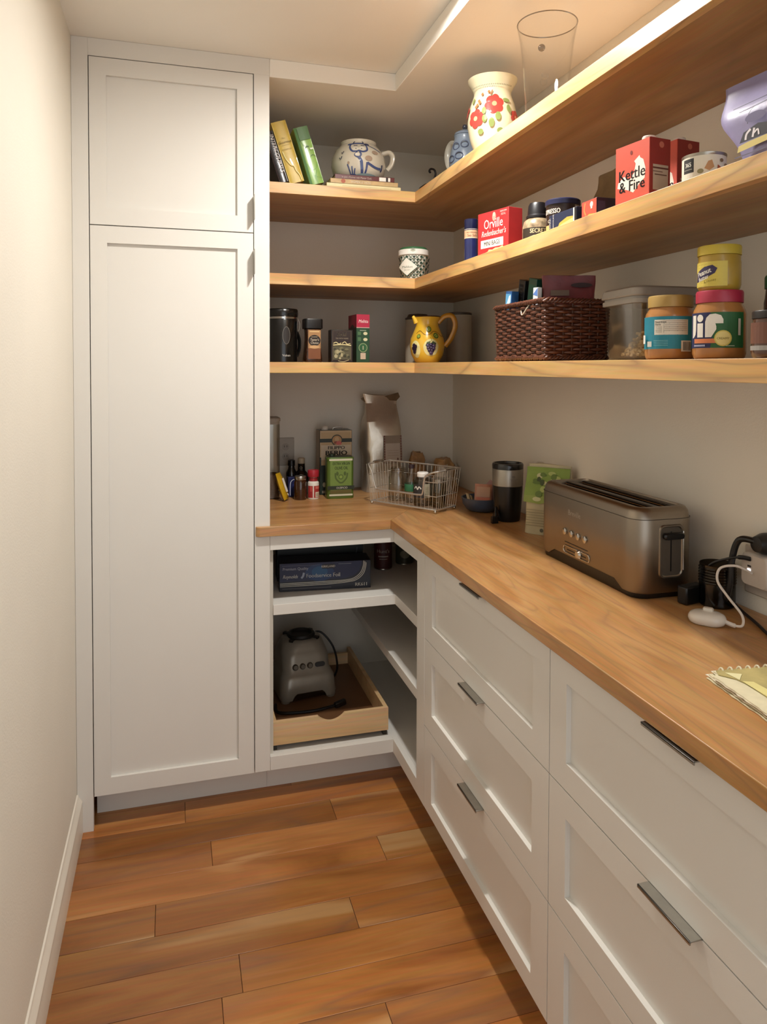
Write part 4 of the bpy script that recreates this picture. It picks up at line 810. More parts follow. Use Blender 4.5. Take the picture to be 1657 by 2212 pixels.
prints('label', t, cyl_map(.0226), [('r', -.03, .006, .03, .052, '#a3302f'), ('r', -.008, .006, -.004, .052, '#e6dfd3'), ('r', .002, .008, .022, .028, '#d8cdb8'), ('r', .004, .010, .020, .024, '#b3a48c'), ('r', .002, .040, .022, .050, '#c96a5c'), ('r', -.02, .030, -.010, .05, '#bf4a44')], step=.006)
# large olive oil tin
t = flatbox('oil_tin', 'large rectangular olive oil tin with a cream top and black lettering', 'tin', (1.147, .520, zb), -.02, .132, .085, .258, PM('#1b241c', .3, .2, .1), [
    ('r', -.0645, .150, .0645, .257, '#c4ad88'), ('r', -.060, .110, .060, .250, '#b9a078'), ('r', -.066, .210, .066, .225, '#1f2a20'), ('e', .004, .218, .023, .023, '#2b3226'), ('e', .004, .218, .019, .019, '#b98f5c'), ('e', .004, .222, .009, .010, '#c9a87c'), ('p', [(-.01, .204), (-.006, .214), (.014, .214), (.018, .204)], '#8a4a34'), ('e', .012, .206, .011, .009, '#c9655a'),
    ('r', -.060, .140, .060, .199, '#c9baa0'), ('t', 'FILIPPO', .002, .182, .0185, '#241b14', {'bold': .06, 'sx': 1.15}), ('t', 'BERIO', .002, .158, .0265, '#241b14', {'bold': .08, 'sx': 1.25}), ('r', -.0645, .0, .0645, .118, '#1f2b1e'), ('e', -.048, .040, .006, .010, '#b9b39a'), ('r', -.056, .006, -.036, .016, '#a89e8a')],
    left_=[('r', .001, .0, .084, .257, '#a08d70')])
MB().lathe([(0, 0), (.014, 0), (.014, .010), (.010, .016), (.006, .018), (0, .018)], 20).build('cap', PM('#d8d2c6', .4), t, (-.040, .03, .258))
MB().tube(spl([(-.005, .04, .258), (.0, .04, .266), (.03, .04, .267), (.036, .04, .258)], 5), .002, 6).build('carry_handle', STEEL_LID, t)
# small green olive oil tin with bevelled corners
t = thing('oil_tin', 'small green olive oil tin with rounded corners in front of the large tin', 'tin', (1.146, .452, zb), -.03)
ring = lambda s_, z_: [(x, y, z_) for x, y in rrect(.054*s_, .033*s_, .016*s_, 4)]
MB().loft([ring(.97, 0), ring(1.0, .003), ring(1.0, .012), ring(.985, .0125), ring(.985, .150), ring(1.0, .1505), ring(1.0, .158), ring(.97, .161)]).build('body', PM('#59702f', .3, .15, .06), t)
MB().loft([ring(.9, .1612), ring(.9, .163)]).build('top', PM('#2b3325', .35, .3), t)
MB().lathe([(0, .163), (.011, .1632), (.011, .172), (0, .173)], 20).build('cap', PM('#2f3a2a', .4), t, (-.03, .0, 0))
prints('front_print', t, face_map(0, -.0334), [('r', -.042, .016, .042, .150, '#6b8238'), ('r', -.046, .148, .046, .1555, '#cfc8ae'), ('t', 'EXTRA VIRGIN', .002, .132, .0155, '#27311a', {'bold': .02, 'sx': .68}), ('t', 'OLIVE OIL', .002, .114, .0165, '#27311a', {'bold': .02, 'sx': .72}),
    ('l', [(-.022, .100), (-.020, .080), (-.006, .064), (.0, .062)], .006, '#4a5c24'), ('l', [(.026, .100), (.022, .080), (.008, .064), (.0, .062)], .006, '#4a5c24'), ('e', .0, .085, .010, .010, '#4f6328'), ('e', .0, .085, .006, .006, '#7d9440'), ('e', -.014, .098, .005, .008, '#4a5c24'), ('e', .016, .098, .005, .008, '#4a5c24'),
    ('r', -.053, .036, .053, .050, '#232a1c'), ('t', 'OLEIFICIO', .004, .0385, .0115, '#ddd8c6', {'bold': .03, 'sx': .85}), ('r', -.042, .020, .042, .034, '#5f5424'), ('r', -.046, .011, .046, .018, '#cfc8ae')])
# silver foil coffee bag
t = thing('foil_bag', 'tall crumpled silver foil bag with a paper label against the back wall', 'bag', (1.352, .572, zb), .05)
FOIL = PM('#d3c9b8', .30, .65, .08, 14, bump=.6, bscale=18, name='silver_foil')
pouch(11, lambda t: .165-.006*sm(t, .5, .75)-.012*sm(t, .75, .85)+.02*sm(t, .9, 1), lambda t: .11-.02*sm(t, .3, .6)-.078*sm(t, .70, .93), .395, n=26, amp=.013, sc=15, seed=8, yc=lambda t: .018*sm(t, .6, 1)).build('bag', FOIL, t, angle=22)
prints('label', t, lambda u, v, e: (u, -.058-e+.008*sm(v/.395, .3, .6), v), [('r', -.010, .118, .068, .232, '#8c7c6c'), ('r', -.003, .125, .061, .225, '#b3a699'), ('r', .006, .205, .050, .215, '#5a4a40'), ('r', .004, .170, .054, .1715, '#9a8c7e'), ('r', .004, .160, .054, .1615, '#9a8c7e'), ('r', .004, .150, .054, .1515, '#9a8c7e'), ('p', [(.046, .135), (.050, .142), (.054, .135), (.050, .129)], '#5e3f3a')] +
    [('r', x, z_, x+.005, z_+.006, '#6d3f3a') for z_ in [.121+.0105*i for i in range(11)] for x in (-.009, .062)], base=.0062)
fp = MB(); fp.prism([(-.085, .385), (-.06, .402), (.02, .395), (.078, .410), (.086, .392), (.07, .375), (-.02, .382), (-.07, .372)], -.004, .004, axis='y')
fp.build('folded_top', PM('#6f5a42', .35, .6, .2, 20, bump=.4), t, (0, .016, -.004))

# wall outlet behind
t = thing('wall_outlet', 'white double outlet on the back wall behind the bottles', 'outlet', (.965, YB-.0005, 1.070))
MB().box(-.036, .036, -.005, 0, -.058, .058).build('plate', PM('#a99f90', .4), t, bev=.002)
for q in (-1, 1): MB().lathe([(0, 0), (.015, 0), (.015, .002), (0, .002)], 20).build('socket', PM('#9d9384', .4), t, (0, -.005, q*.02), (PI/2, 0, 0))
prints('slots', t, face_map(0, -.0072), [('r', -.006, z_-.004, -.004, z_+.004, '#1a1512') for z_ in (-.018, .022)]+[('r', .004, z_-.004, .006, z_+.004, '#1a1512') for z_ in (-.018, .022)])

# wire basket with jars
WR = PM('#c9c4bb', .28, .7, .05, 60, name='bright_wire')
aw = math.radians(-55.3)
t = thing('wire_basket', 'bright metal wire basket with a low open front holding empty jars', 'basket', (1.401, .038, zb), aw)
BL_, BDp, BHt = .297, .118, .150
def P_(u, v, z_): f = 1+.10*z_/BHt; return ((-BL_/2+(u-.5)*BL_*f), BDp/2+(v-.5)*BDp*(1+.2*z_/BHt), z_)
fr = MB()
cor = lambda z_: [P_(0, 0, z_), P_(1, 0, z_), P_(1, 1, z_), P_(0, 1, z_)]
c0 = cor(.012); fr.tube([c0[0], c0[1], c0[2], c0[3]], .0032, 8, closed=True)
fr.build('base_frame', WR, t)
tp_ = MB(); c1 = cor(BHt)
tp_.tube([P_(0, .5, BHt), P_(0, 1, BHt), P_(1, 1, BHt), P_(1, .5, BHt)], .003, 8)
tp_.tube(spl([P_(0, .5, BHt), P_(0, .12, BHt), P_(.04, 0, BHt*.96), P_(.07, 0, BHt*.8), P_(.10, 0, .068), P_(.16, 0, .060), P_(.5, 0, .060), P_(.74, 0, .060), P_(.80, 0, .068), P_(.82, 0, BHt*.75), P_(.85, 0, BHt*.88), P_(.94, 0, BHt*.97), P_(1, .12, BHt), P_(1, .5, BHt)], 5), .0032, 8)
tp_.build('top_rail', WR, t)
wr = MB()
for i in range(1, 18):
    u = i/18; hz = .060 if .10 < u < .82 else BHt*.9
    wr.tube([P_(u, 0, .012), P_(u, 0, hz)], .0009, 5); wr.tube([P_(u, 1, .012), P_(u, 1, BHt)], .0008, 5)
for j in range(0, 10):
    v = j/9
    for u in (0, 1): wr.tube([P_(u, v, .012), P_(u, v, BHt)], .0008, 5)
for j in range(1, 8): wr.tube([P_(0, j/8, .012), P_(1, j/8, .012)], .0009, 5)
for z_ in (.06, .11):
    wr.tube([P_(0, 0, z_), P_(0, 1, z_), P_(1, 1, z_), P_(1, 0, z_), P_(.84, 0, z_)], .0014, 5)
wr.build('wires', WR, t)
for u, v in ((.01, .0), (.99, .0), (.01, 1), (.99, 1)):
    MB().sphere((P_(u, v, 0)[0], P_(u, v, 0)[1], .006), .0058, n=12).build('foot', CHROME, t)
for u in (0, 1): MB().tube([P_(u, .3, BHt+.004), P_(u, .7, BHt+.004)], .0045, 8).build('grip', CHROME, t)
def bpos(u, v): p = P_(u, v, .012); c, s_ = math.cos(aw), math.sin(aw); return (1.401+p[0]*c-p[1]*s_, .038+p[0]*s_+p[1]*c, zb+.0142)
t = thing('mason_jar', 'empty clear mason jar at the left of the wire basket', 'jar', bpos(.24, .60))
MB().lathe([(0, 0), (.033, 0), (.036, .006), (.036, .085), (.030, .100), (.0285, .104), (.0285, .122), (.027, .122), (.027, .102), (.034, .085), (.034, .008), (0, .006)], 36).build('body', GLASS('jar_glass', (.86, .85, .82), .05, 1.45, base=.06), t)
MB().tube([(.0292*math.cos(a*PI/14), .0292*math.sin(a*PI/14), .113) for a in range(28)], .0014, 6, closed=True).build('thread', GLASS('thread_glass', (.7, .68, .66), base=.15), t)
MB().lathe([(.0287, .104), (.030, .1045), (.030, .107), (.0287, .1075)], 30).build('collar', GLASS('collar_glass', (.7, .68, .66), base=.15), t)
t = thing('label_bottle', 'clear plastic bottle with a green label in the wire basket', 'bottle', bpos(.47, .55), .0)
MB().lathe([(0, 0), (.024, 0), (.026, .004), (.026, .07), (.022, .085), (.012, .105), (.010, .125), (.0, .126)], 30).build('body', GLASS('pale_plastic', (.80, .80, .78), .1, 1.4, base=.08), t)
MB().lathe([(.0262, .042), (.0264, .043), (.0264, .068), (.0262, .069)], 30).build('label', PM('#2f6a48', .45, var=.1), t)
MB().lathe([(0, .1262), (.0115, .1264), (.0115, .139), (0, .140)], 20).build('cap', PM('#2b1a20', .4), t)
t = thing('vitamin_jar', 'clear jar with a white cap and pale label in the wire basket', 'jar', bpos(.68, .42), aw*.5)
MB().lathe([(0, 0), (.033, 0), (.035, .004), (.035, .080), (.030, .096), (.0205, .102), (0, .102)], 34).build('body', G_GREY, t)
MB().lathe([(0, .1022), (.0205, .1024), (.021, .104), (.021, .116), (.019, .1185), (0, .119)], 30).build('cap', PM('#eeeae3', .35), t)
prints('label', t, cyl_map(.0354), [('r', -.036, .03, .012, .078, '#2e2b2a'), ('r', .010, .03, .034, .08, '#a59e86'), ('l', [(-.028, .062), (-.02, .07), (-.014, .06), (-.008, .07), (.0, .062)], .004, '#cfcac0'), ('r', -.026, .040, -.004, .044, '#b9b4aa')] + [('r', .013, .036+.006*i, .031, .0372+.006*i, '#8d866e') for i in range(6)], step=.008)
t = thing('small_jar', 'small clear glass jar with a tin rim at the right end of the wire basket', 'jar', bpos(.90, .48))
MB().lathe([(0, 0), (.026, 0), (.028, .004), (.028, .075), (.0255, .085), (.0255, .092), (.024, .092), (.026, .075), (.026, .006), (0, .005)], 32).build('body', GLASS('olive_glass', (.62, .58, .46), .06, 1.45, base=.06), t)
MB().lathe([(.0258, .086), (.0275, .087), (.0275, .100), (.025, .102), (0, .102)], 32).build('lid', STEEL_LID, t)
# produce bags in the corner
for i, (x, y, w_, d_, h_, c, lb_) in enumerate(((1.520, .605, .085, .07, .150, '#a07c54', 'crumpled brown produce bag against the back wall beside the foil bag'), (1.625, .560, .105, .09, .125, '#b08a5c', 'tan crumpled produce bag in the far corner of the counter'), (1.575, .440, .085, .07, .112, '#d2cabd', 'small white crumpled bag in front of the corner produce bags'))):
    t = thing('produce_bag', lb_, 'bag', (x, y, zb), i*.4, 'crumpled bags in the counter corner')
    pouch(9, lambda t: w_*(1-.45*t*t), lambda t: d_*(1-.5*t*t), h_, n=22, amp=.012, sc=34, seed=11+i*7).build('bag', PM(c, .4, var=.35, scale=26, bump=.5, bscale=40), t, angle=20)
# blue bowl with packets
t = thing('blue_bowl', 'shallow slate blue bowl with a small side grip on the counter', 'bowl', (1.582, .054, zb))
BB = PM('#3f4a5c', .35, var=.2, scale=20, coat=.3, name='slate_blue_glaze')
bp_ = [(.040, 0), (.055, .006), (.070, .026), (.074, .046)]
MB().lathe([(0, 0)]+bp_+[(.075, .049), (.070, .049), (.066, .028), (.05, .010), (0, .008)], 44).build('body', BB, t)
MB().tube(spl([(.028, -.069, .034), (.050, -.098, .038), (.066, -.092, .040), (.062, -.048, .036)], 5), .006, 8, flat=1.4).build('grip', BB, t)
def sachet(label, loc, rot, w_, h_, c, sh=()):
    tt = thing('tea_sachet', label, 'sachet', loc, rot=rot, group='sachets in the blue bowl')
    lo = []
    for i in range(7):
        q = i/6; th = .0012+.005*math.sin(PI*q); lo.append([(-w_/2, 0, q*h_), (-w_*.3, -th, q*h_), (w_*.3, -th, q*h_), (w_/2, 0, q*h_), (w_*.3, th, q*h_), (-w_*.3, th, q*h_)])
    MB().loft(lo).build('packet', PM(c, .45, var=.15, scale=40, bump=.3), tt, angle=60)
    if sh: prints('print', tt, face_map(0, -.0064), sh)
sachet('pink translucent sachet standing corner-up in the blue bowl', (1.598, .078, zb+.022), (-.12, .75, -.35), .078, .080, '#b08a86')
sachet('orange and cream sachet in front of the pink one in the bowl', (1.578, .042, zb+.014), (-.22, .06, -.35), .060, .082, '#c08468', [('r', -.024, .036, .024, .072, '#c79a7c'), ('r', -.024, .010, .024, .034, '#d0765a')])
sachet('striped cream sachet lying at the left of the bowl', (1.542, .052, zb+.024), (-.9, .5, .2), .036, .05, '#d8c49c', [('r', -.012, .008, -.006, .042, '#6d5a3a'), ('r', .002, .008, .008, .042, '#6d5a3a')])
# coffee grinder
t = thing('coffee_grinder', 'black and silver electric coffee grinder between the bowl and the green bag', 'grinder', (1.600, -.118, zb))
MB().lathe([(0, 0), (.040, 0), (.042, .004), (.047, .06), (.050, .105), (.050, .118), (0, .118)], 44).build('motor_base', PM('#0b0b0c', .3, var=.1), t)
MB().lathe([(.0503, .118), (.0512, .119), (.0518, .172), (.051, .174)], 44).build('steel_band', PM('#a39e94', .35, .8, .04, name='brushed_band'), t)
MB().lathe([(.0505, .174), (.052, .1745), (.0525, .188), (.050, .193), (.046, .1935), (.044, .186), (0, .186)], 44).build('lid_ring', PM('#121214', .25, coat=.3), t)
prints('badge', t, cyl_map(.0516, -.25), [('e', .010, .152, .006, .0045, '#6d6a66'), ('r', -.004, .143, .024, .1445, '#7d7a74'), ('r', .0, .139, .020, .1402, '#7d7a74')], step=.006)
MB().tube(spl([(-.036, -.02, .012), (-.052, -.022, .050), (-.056, -.026, .020), (-.060, -.035, .006)], 6), .0032, 8).build('cord', BLACK, t)
b = MB(); b.box(-.076, -.054, -.046, -.032, .0, .022); b.tube([(-.070, -.039, .021), (-.070, -.039, .034)], .0014, 6); b.tube([(-.060, -.039, .021), (-.060, -.039, .034)], .0014, 6)
b.build('plug', BLACK, t, bev=.002)
# green bag behind toaster
t = thing('coffee_bag', 'green and cream printed bag standing behind the toaster', 'bag', (1.638, -.338, zb), -PI/2+.75)
pouch(16, lambda t: .150-.015*t, lambda t: .075-.068*sm(t, .45, .95), .215, amp=.005, sc=18, seed=21).build('bag', PM('#bdb492', .5, var=.12, scale=16, bump=.2, bscale=30), t, angle=60)
gm = lambda u, v, e: (u, -.0378-e+.0335*sm(v/.215, .45, .95), v)
prints('print', t, gm, [('r', -.070, .100, .066, .205, '#7f9a3e'), ('p', [(-.07, .10), (-.05, .112), (-.02, .096), (.02, .106), (.05, .094), (.066, .10), (.066, .12), (-.07, .12)], '#8da04a')] + [('e', R.uniform(-.06, .06), R.uniform(.09, .19), R.uniform(.006, .014), R.uniform(.004, .010), R.choice(['#5f7a2c', '#a9b868', '#3f4f22', '#c5c795'])) for _ in range(26)] + [('r', -.06, .076-.008*i, .0+.01*(i % 3), .078-.008*i, '#8b8468') for i in range(7)] + [('e', -.01, .016, .006, .006, '#5c5a48')], step=.012, base=.0042)
t2 = thing('paper_wrapper', 'bit of white wrapping behind the coffee grinder', 'wrapper', (1.672, -.205, zb), .4)
pouch(8, lambda t: .05-.02*t, lambda t: .04-.03*t, .205, amp=.006, sc=25, seed=31).build('wrapper', PM('#cfc8ba', .5, bump=.4), t2, angle=50)

# ------------------------------------------------ toaster
def brushed(name, c, rough=.28):
    mt, nt, b = nodes(name); N = nt.nodes.new; L = nt.links.new
    tcn = N('ShaderNodeTexCoord'); mp = N('ShaderNodeMapping'); mp.inputs['Scale'].default_value = (6, 6, 700); nz = N('ShaderNodeTexNoise'); nz.inputs['Detail'].default_value = 3
    L(tcn.outputs['Object'], mp.inputs[0]); L(mp.outputs[0], nz.inputs['Vector'])
    rp = N('ShaderNodeMapRange'); rp.inputs['To Min'].default_value = rough-.07; rp.inputs['To Max'].default_value = rough+.10; L(nz.outputs['Fac'], rp.inputs['Value']); L(rp.outputs[0], b.inputs['Roughness'])
    b.inputs['Base Color'].default_value = (*lin(c), 1); b.inputs['Metallic'].default_value = 1.0; b.inputs['Anisotropic'].default_value = .5
    return mt
STEEL = brushed('brushed_steel', '#948a7d', .34)
t = thing('toaster', 'long brushed steel four-slice toaster with two slots on the wooden counter', 'toaster', (1.577, -.757, zb), -PI/2)
TL, TW, TH = .452, .158, .203           # local x along the length (towards the camera), y depth
def tring(ins, z_, rr_=.040, lift=None):
    pts = rrect(TL/2-ins, TW/2-ins, max(.006, rr_-ins), 7); n_ = len(pts); dense = []
    for i in range(n_):
        a, c = pts[i], pts[(i+1) % n_]; L = math.hypot(a[0]-c[0], a[1]-c[1]); k_ = max(1, int(L/.014))
        if L > .05: dense += [(a[0]+(c[0]-a[0])*j/24, a[1]+(c[1]-a[1])*j/24) for j in range(24)]
        else: dense.append(a)
    return [(x, y, z_ if lift is None else z_+lift(x, y)) for x, y in dense]
lift = lambda x, y: .016*(sm(abs(x), .145, .165)*-1+1) if abs(y) > TW/2-.012 else 0
bd = MB(); bd.loft([tring(.002, .012, lift=lift), tring(0, .016, lift=lift), tring(0, .176), tring(.001, .179), tring(.004, .192), tring(.010, .200), tring(.017, .2025), tring(.022, .2025), tring(.024, .198), tring(.024, .150)], cap0=False, cap1=False)
bd.build('housing', STEEL, t, angle=50)
MB().tube(tring(-.0006, .1775), .0008, 5, closed=True).build('seam', PM('#4a443d', .5, .5), t)
MB().loft([tring(.007, .0), tring(.005, .003), tring(.005, .034)]).build('base', BLACK, t)
MB().loft([tring(.0245, .155), tring(.0245, .160)]).build('slot_well', PM('#120e0b', .7), t)
top_ = MB()
for y0, y1 in ((-.058, -.040), (-.009, .009), (.040, .058)): top_.box(-TL/2+.028, TL/2-.028, y0, y1, .185, .1985)
top_.build('slot_bar', PM('#3a322a', .35, .8, .05), t, bev=.002)
for y in (-.033, -.016, .016, .033): MB().tube([(-TL/2+.03, y, .194), (TL/2-.03, y, .194)], .0014, 6).build('bread_guide', CHROME, t)
YF_ = -TW/2
for q in range(4):
    x = .678-.757+.0; xx = -.079+.032*q
    MB().lathe([(0, 0), (.0085, 0), (.0092, .001), (.0088, .004), (.0060, .0052), (0, .0052)], 20).build('button', CHROME, t, (xx, YF_, .0895-.0003*q), (PI/2, 0, 0))
MB().box(-.082, .028, YF_-.0006, YF_+.001, .0615, .0635).build('scale_line', PM('#241d17', .5), t)
sl = MB(); sl.tube([(-.078+.0, YF_-.001, .043)]+[(-.078+.106*0-.009*math.sin(a*PI/8), YF_-.001, .043+.009-.009*math.cos(a*PI/8)-.0) for a in range(1, 8)]+[(-.078, YF_-.001, .061-.0), (.028, YF_-.001, .061)]+[(.028+.009*math.sin(a*PI/8), YF_-.001, .052+.009*math.cos(a*PI/8)) for a in range(1, 8)]+[(.028, YF_-.001, .043)], .0016, 6, closed=True)
sl.v = [(a, b_, c-.008) for a, b_, c in sl.v]; sl.build('slider_frame', CHROME, t)
MB().box(-.070, .020, YF_-.0005, YF_+.001, .0425, .0455).build('slider_slot', BLACK, t)
MB().lathe([(0, 0), (.011, 0), (.0115, .002), (.0085, .007), (0, .008)], 24).build('slider_knob', CHROME, t, (-.012, YF_, .044), (PI/2, 0, 0))
prints('logo', t, face_map(0, YF_), [('t', 'Breville', -.036, .135, .020, '#a59c8f')], base=.0003)
xe = TL/2
MB().loft([[(xe+e, y, z_) for y, z_ in rrect(.032-i, .060-i, .012, 5, .010, .105)] for e, i in ((.0002, 0), (.003, .0015), (.003, .004), (.0006, .006))], cap1=False).build('lever_surround', STEEL, t)
MB().loft([[(xe+.0004, y, z_) for y, z_ in rrect(.0265, .0545, .009, 5, .010, .105)], [(xe+.0008, y, z_) for y, z_ in rrect(.0265, .0545, .009, 5, .010, .105)]]).build('lever_plate', PM('#5d554b', .35, .3), t)
MB().box(xe+.0008, xe+.0012, .008, .011, .060, .150).build('lever_slot', BLACK, t)
MB().loft([[(xe+e, y, z_) for y, z_ in rrect(.027*s_, .007*s_, .0065*s_, 4, .012, .140)] for e, s_ in ((.001, .9), (.004, 1), (.010, 1), (.013, .85))]).build('lever', BLACK, t)
MB().tube([(xe+.0032, .0395, .062), (xe+.0032, .0395, .150)], .0022, 8).build('surround_edge', CHROME, t)

# ------------------------------------------------ right end of the counter
t = thing('glass_jar', 'small ribbed glass jar in the shadow behind the toaster end', 'jar', (1.655, -1.050, zb))
jl = [(0, 0), (.034, 0), (.037, .004), (.037, .05)]
for q in range(6): jl += [(.0385, .052+.006*q), (.0365, .055+.006*q)]
jl += [(.037, .090), (.0355, .091), (.034, .05), (.034, .006), (0, .005)]
MB().lathe(jl, 36).build('body', G_DARK, t)
t = thing('black_adapter', 'black power adapter lying beside the toaster', 'adapter', (1.610, -1.024, zb), .2)
MB().box(-.03, .03, -.012, .014, 0, .040).build('body', BLACK, t, bev=.004)
t = thing('wall_charger', 'white wall outlet charger with a small light and black plug on the right wall', 'charger', (XB-.0008, -1.122, .995), -PI/2)
MB().box(-.044, .056, -.006, 0, -.052, .050).build('plate', PM('#bdb3a8', .35), t, bev=.003)
MB().loft([[(x, -y, z_) for x, z_ in rrect(.036*s_, .034*s_, .010, 5, .012, .008)] for y, s_ in ((.006, 1), (.030, 1), (.034, .92))]).build('charger_body', PM('#c3b9ae', .35), t)
prints('ports', t, face_map(0, -.0345), [('r', -.004, .014, .006, .018, '#1a1412'), ('r', -.004, .028, .006, .032, '#1a1412')])
MB().box(-.004, .004, -.0352, -.0342, .0065, .0105).build('indicator_light', EMIT('indicator', (.9, .9, 1.0), 3.0), t)
MB().lathe([(0, 0), (.022, 0), (.022, .012), (.016, .030), (0, .032)], 24).build('black_plug', BLACK, t, (.020, -.006, .066), (PI/2, 0, 0))
MB().tube(spl([(.018, -.030, .070), (-.022, -.040, .066), (-.034, -.048, .020), (-.034, -.052, -.030), (-.044, -.058, -.066), (-.072, -.072, -.076)], 8), .0068, 10).build('thick_cord', BLACK, t)
MB().tube(spl([(.004, -.034, .031), (-.012, -.046, .032), (-.034, -.062, .024), (-.062, -.078, .006), (-.072, -.084, -.024), (-.062, -.084, -.060), (-.046, -.080, -.078)], 8), [.0046]*10+[.0026]*39, 8).build('thin_cord', BLACK, t)
t = thing('earbud_case', 'small white charging case lying on the counter beside the toaster', 'case', (1.553, -1.142, zb), -.90)
lo = []
for z_, s_ in ((0, .80), (.003, .93), (.009, 1.0), (.014, .99), (.019, .90), (.0225, .70), (.0235, .3)): lo.append([(x, y, z_) for x, y in rrect(.036*s_, .026*s_, .024*s_, 6)])
MB().loft(lo).build('shell', PM('#ded7cc', .25, coat=.3), t, angle=60)
MB().loft([[(x, y, .023+z_) for x, y in rrect(.010*s_, .006*s_, .003*s_, 3, .0, .010)] for z_, s_ in ((-.002, 1), (.004, 1), (.006, .8))]).build('tab', PM('#d2cabd', .4), t)
t = thing('white_cable', 'white charging cable looping from the case up to the wall charger', 'cable', (1.570, -1.180, zb))
O = Vector((1.570, -1.180, zb))
cp = [(1.571, -1.168, zb+.011), (1.582, -1.186, zb+.007), (1.592, -1.195, zb+.010), (1.603, -1.180, zb+.025), (1.605, -1.140, zb+.048), (1.606, -1.108, zb+.072), (1.612, -1.108, zb+.098), (1.628, -1.130, zb+.108), (1.650, -1.136, zb+.100), (1.668, -1.134, zb+.090)]
MB().tube(spl([tuple(Vector(p)-O) for p in cp], 8), [.0044]*9+[.0026]*64, 8).build('cable', PM('#d9d0c6', .4), t)
t = thing('power_cable', 'thin black power cable running along the counter towards the camera', 'cord', (1.66, -1.15, zb))
O = Vector((1.66, -1.15, zb))
MB().tube(spl([tuple(Vector(p)-O) for p in ((1.690, -1.060, zb+.004), (1.665, -1.115, zb+.004), (1.640, -1.180, zb+.004), (1.606, -1.260, zb+.004), (1.58, -1.36, zb+.004))], 6), .0032, 8).build('cord', PM('#1a0f0a', .5), t)
# worn recipe notebook
t = thing('recipe_notebook', 'worn spiral recipe notebook with frayed yellowed pages at the counter edge', 'notebook', (1.372, -1.362, zb), -.12)
NW, ND = .24, .20
pp = MB()
for q in range(7):
    jx, jy = R.uniform(-.006, .004), R.uniform(-.006, .004); z_ = .0004+q*.0017
    edge = [(jx, jy)]+[(jx+R.uniform(-.0015, .0015)+NW*i/20*.0, jy-ND*i/20) for i in range(1, 21)]+[(jx+NW, jy-ND), (jx+NW, jy)]
    pp.prism([(a+.012*(q > 3)*(b_ > -.02), b_) for a, b_ in edge], z_, z_+.0013, q % 3)
pp.build('pages', [PM('#d8cfae', .8, var=.1, scale=30), PM('#c6b893', .8, var=.12, scale=30), PM('#e6dfca', .8)], t)
cv = MB(); n_ = 12
cv.prism([(.012, -.004), (.006, -.020), (.024, -.040), (.030, -.06)]+[(.030+.0, -.06-.012*i) for i in range(1, n_)]+[(NW, -ND), (NW, -.004)], .0126, .0138)
cv.build('cover', PM('#a89a64', .7, var=.3, scale=22, bump=.3, bscale=60), t)
MB().prism([(.020, -.016), (.044, -.026), (.026, -.046)], .0142, .0148).build('sticky_flap', PM('#e0d9a8', .7), t)
MB().prism([(.028, -.05), (.044, -.055), (.062, -.19), (.034, -.19)], .0140, .0144).build('sticky_strip', PM('#ded38e', .7), t)
for q in range(13):
    x = .022+q*.0165
    MB().tube([(x+.002*math.cos(a*PI/6), .002+.006*math.sin(a*PI/6)-.004, .0090+.0068*math.cos(a*PI/6)) for a in range(12)], .0016, 6, closed=True).build('spiral_ring', PM('#d9d1b4', .5), t)

# ------------------------------------------------ inside the corner cabinet
zb = .6455
def foilbox(label, loc, rz, fr):
    return flatbox('foil_box', label, 'box', loc, rz, .318, .10, .098, PM('#0d1020', .4, var=.1), fr, top=[('r', -.157, .002, .157, .098, '#15171f')], group='foil cartons in the corner cabinet')
curve = [(-.157, .028), (.0, .030), (.075, .032), (.105, .040), (.125, .058), (.133, .080), (.135, .097)]
def cur(dz, dx): return [(x+(dx if x > .05 else 0), z_-dz if x < .06 else z_-dz*.7) for x, z_ in curve]
fr = [('p', [(-.157, .034), (.07, .038), (.10, .046), (.118, .062), (.126, .082), (.128, .097), (-.157, .097)], '#10183c'), ('e', -.02, .062, .05, .030, '#14305a'), ('e', -.02, .064, .028, .020, '#1c4a70'), ('l', cur(0, 0), .0024, '#b9b4a8'), ('l', cur(.005, .004), .0022, '#b9b4a8'), ('l', cur(.010, .008), .0022, '#b9b4a8'),
      ('t', 'Premium Quality', -.147, .074, .0135, '#9fa0a8', {'al': 'l', 'sx': .95}), ('r', -.012, .075, .032, .090, '#0c0e18'), ('t', 'KIRKLAND', .010, .079, .0105, '#d8cfc2', {'bold': .04, 'sx': .95}), ('t', 'Reynolds', -.147, .046, .0175, '#c9c6c0', {'al': 'l', 'bold': .03, 'shear': .25, 'sx': .8}), ('l', [(-.084, .045), (-.078, .052), (-.075, .064)], .007, '#8d93a4'),
      ('t', 'Foodservice Foil', -.066, .046, .0195, '#d0cdc8', {'al': 'l', 'bold': .025, 'sx': .92}), ('t', 'RK611', .125, .009, .0165, '#c9c4ba', {'bold': .05, 'al': 'c'}), ('r', -.150, .008, .02, .0115, '#4a4a50'), ('r', .045, .089, .09, .0905, '#7a7c86'), ('r', -.15, .089, -.02, .0902, '#5a5c70')]
foilbox('navy foil roll carton with white stripes at the front of the cabinet shelf', (1.026, .128, zb), -.10, fr)
fr2 = [('t', 'Foodservice Film', -.11, .07, .018, '#3a3d44', {'al': 'l'}), ('l', cur(-.02, 0), .002, '#4d5058'), ('r', .06, .072, .11, .080, '#565a60')]
flatbox('foil_box', 'darker film carton standing on end behind the foil carton', 'box', (1.035, .262, zb), -.06, .315, .10, .142, PM('#0f1413', .4, var=.2), fr2, group='foil cartons in the corner cabinet')
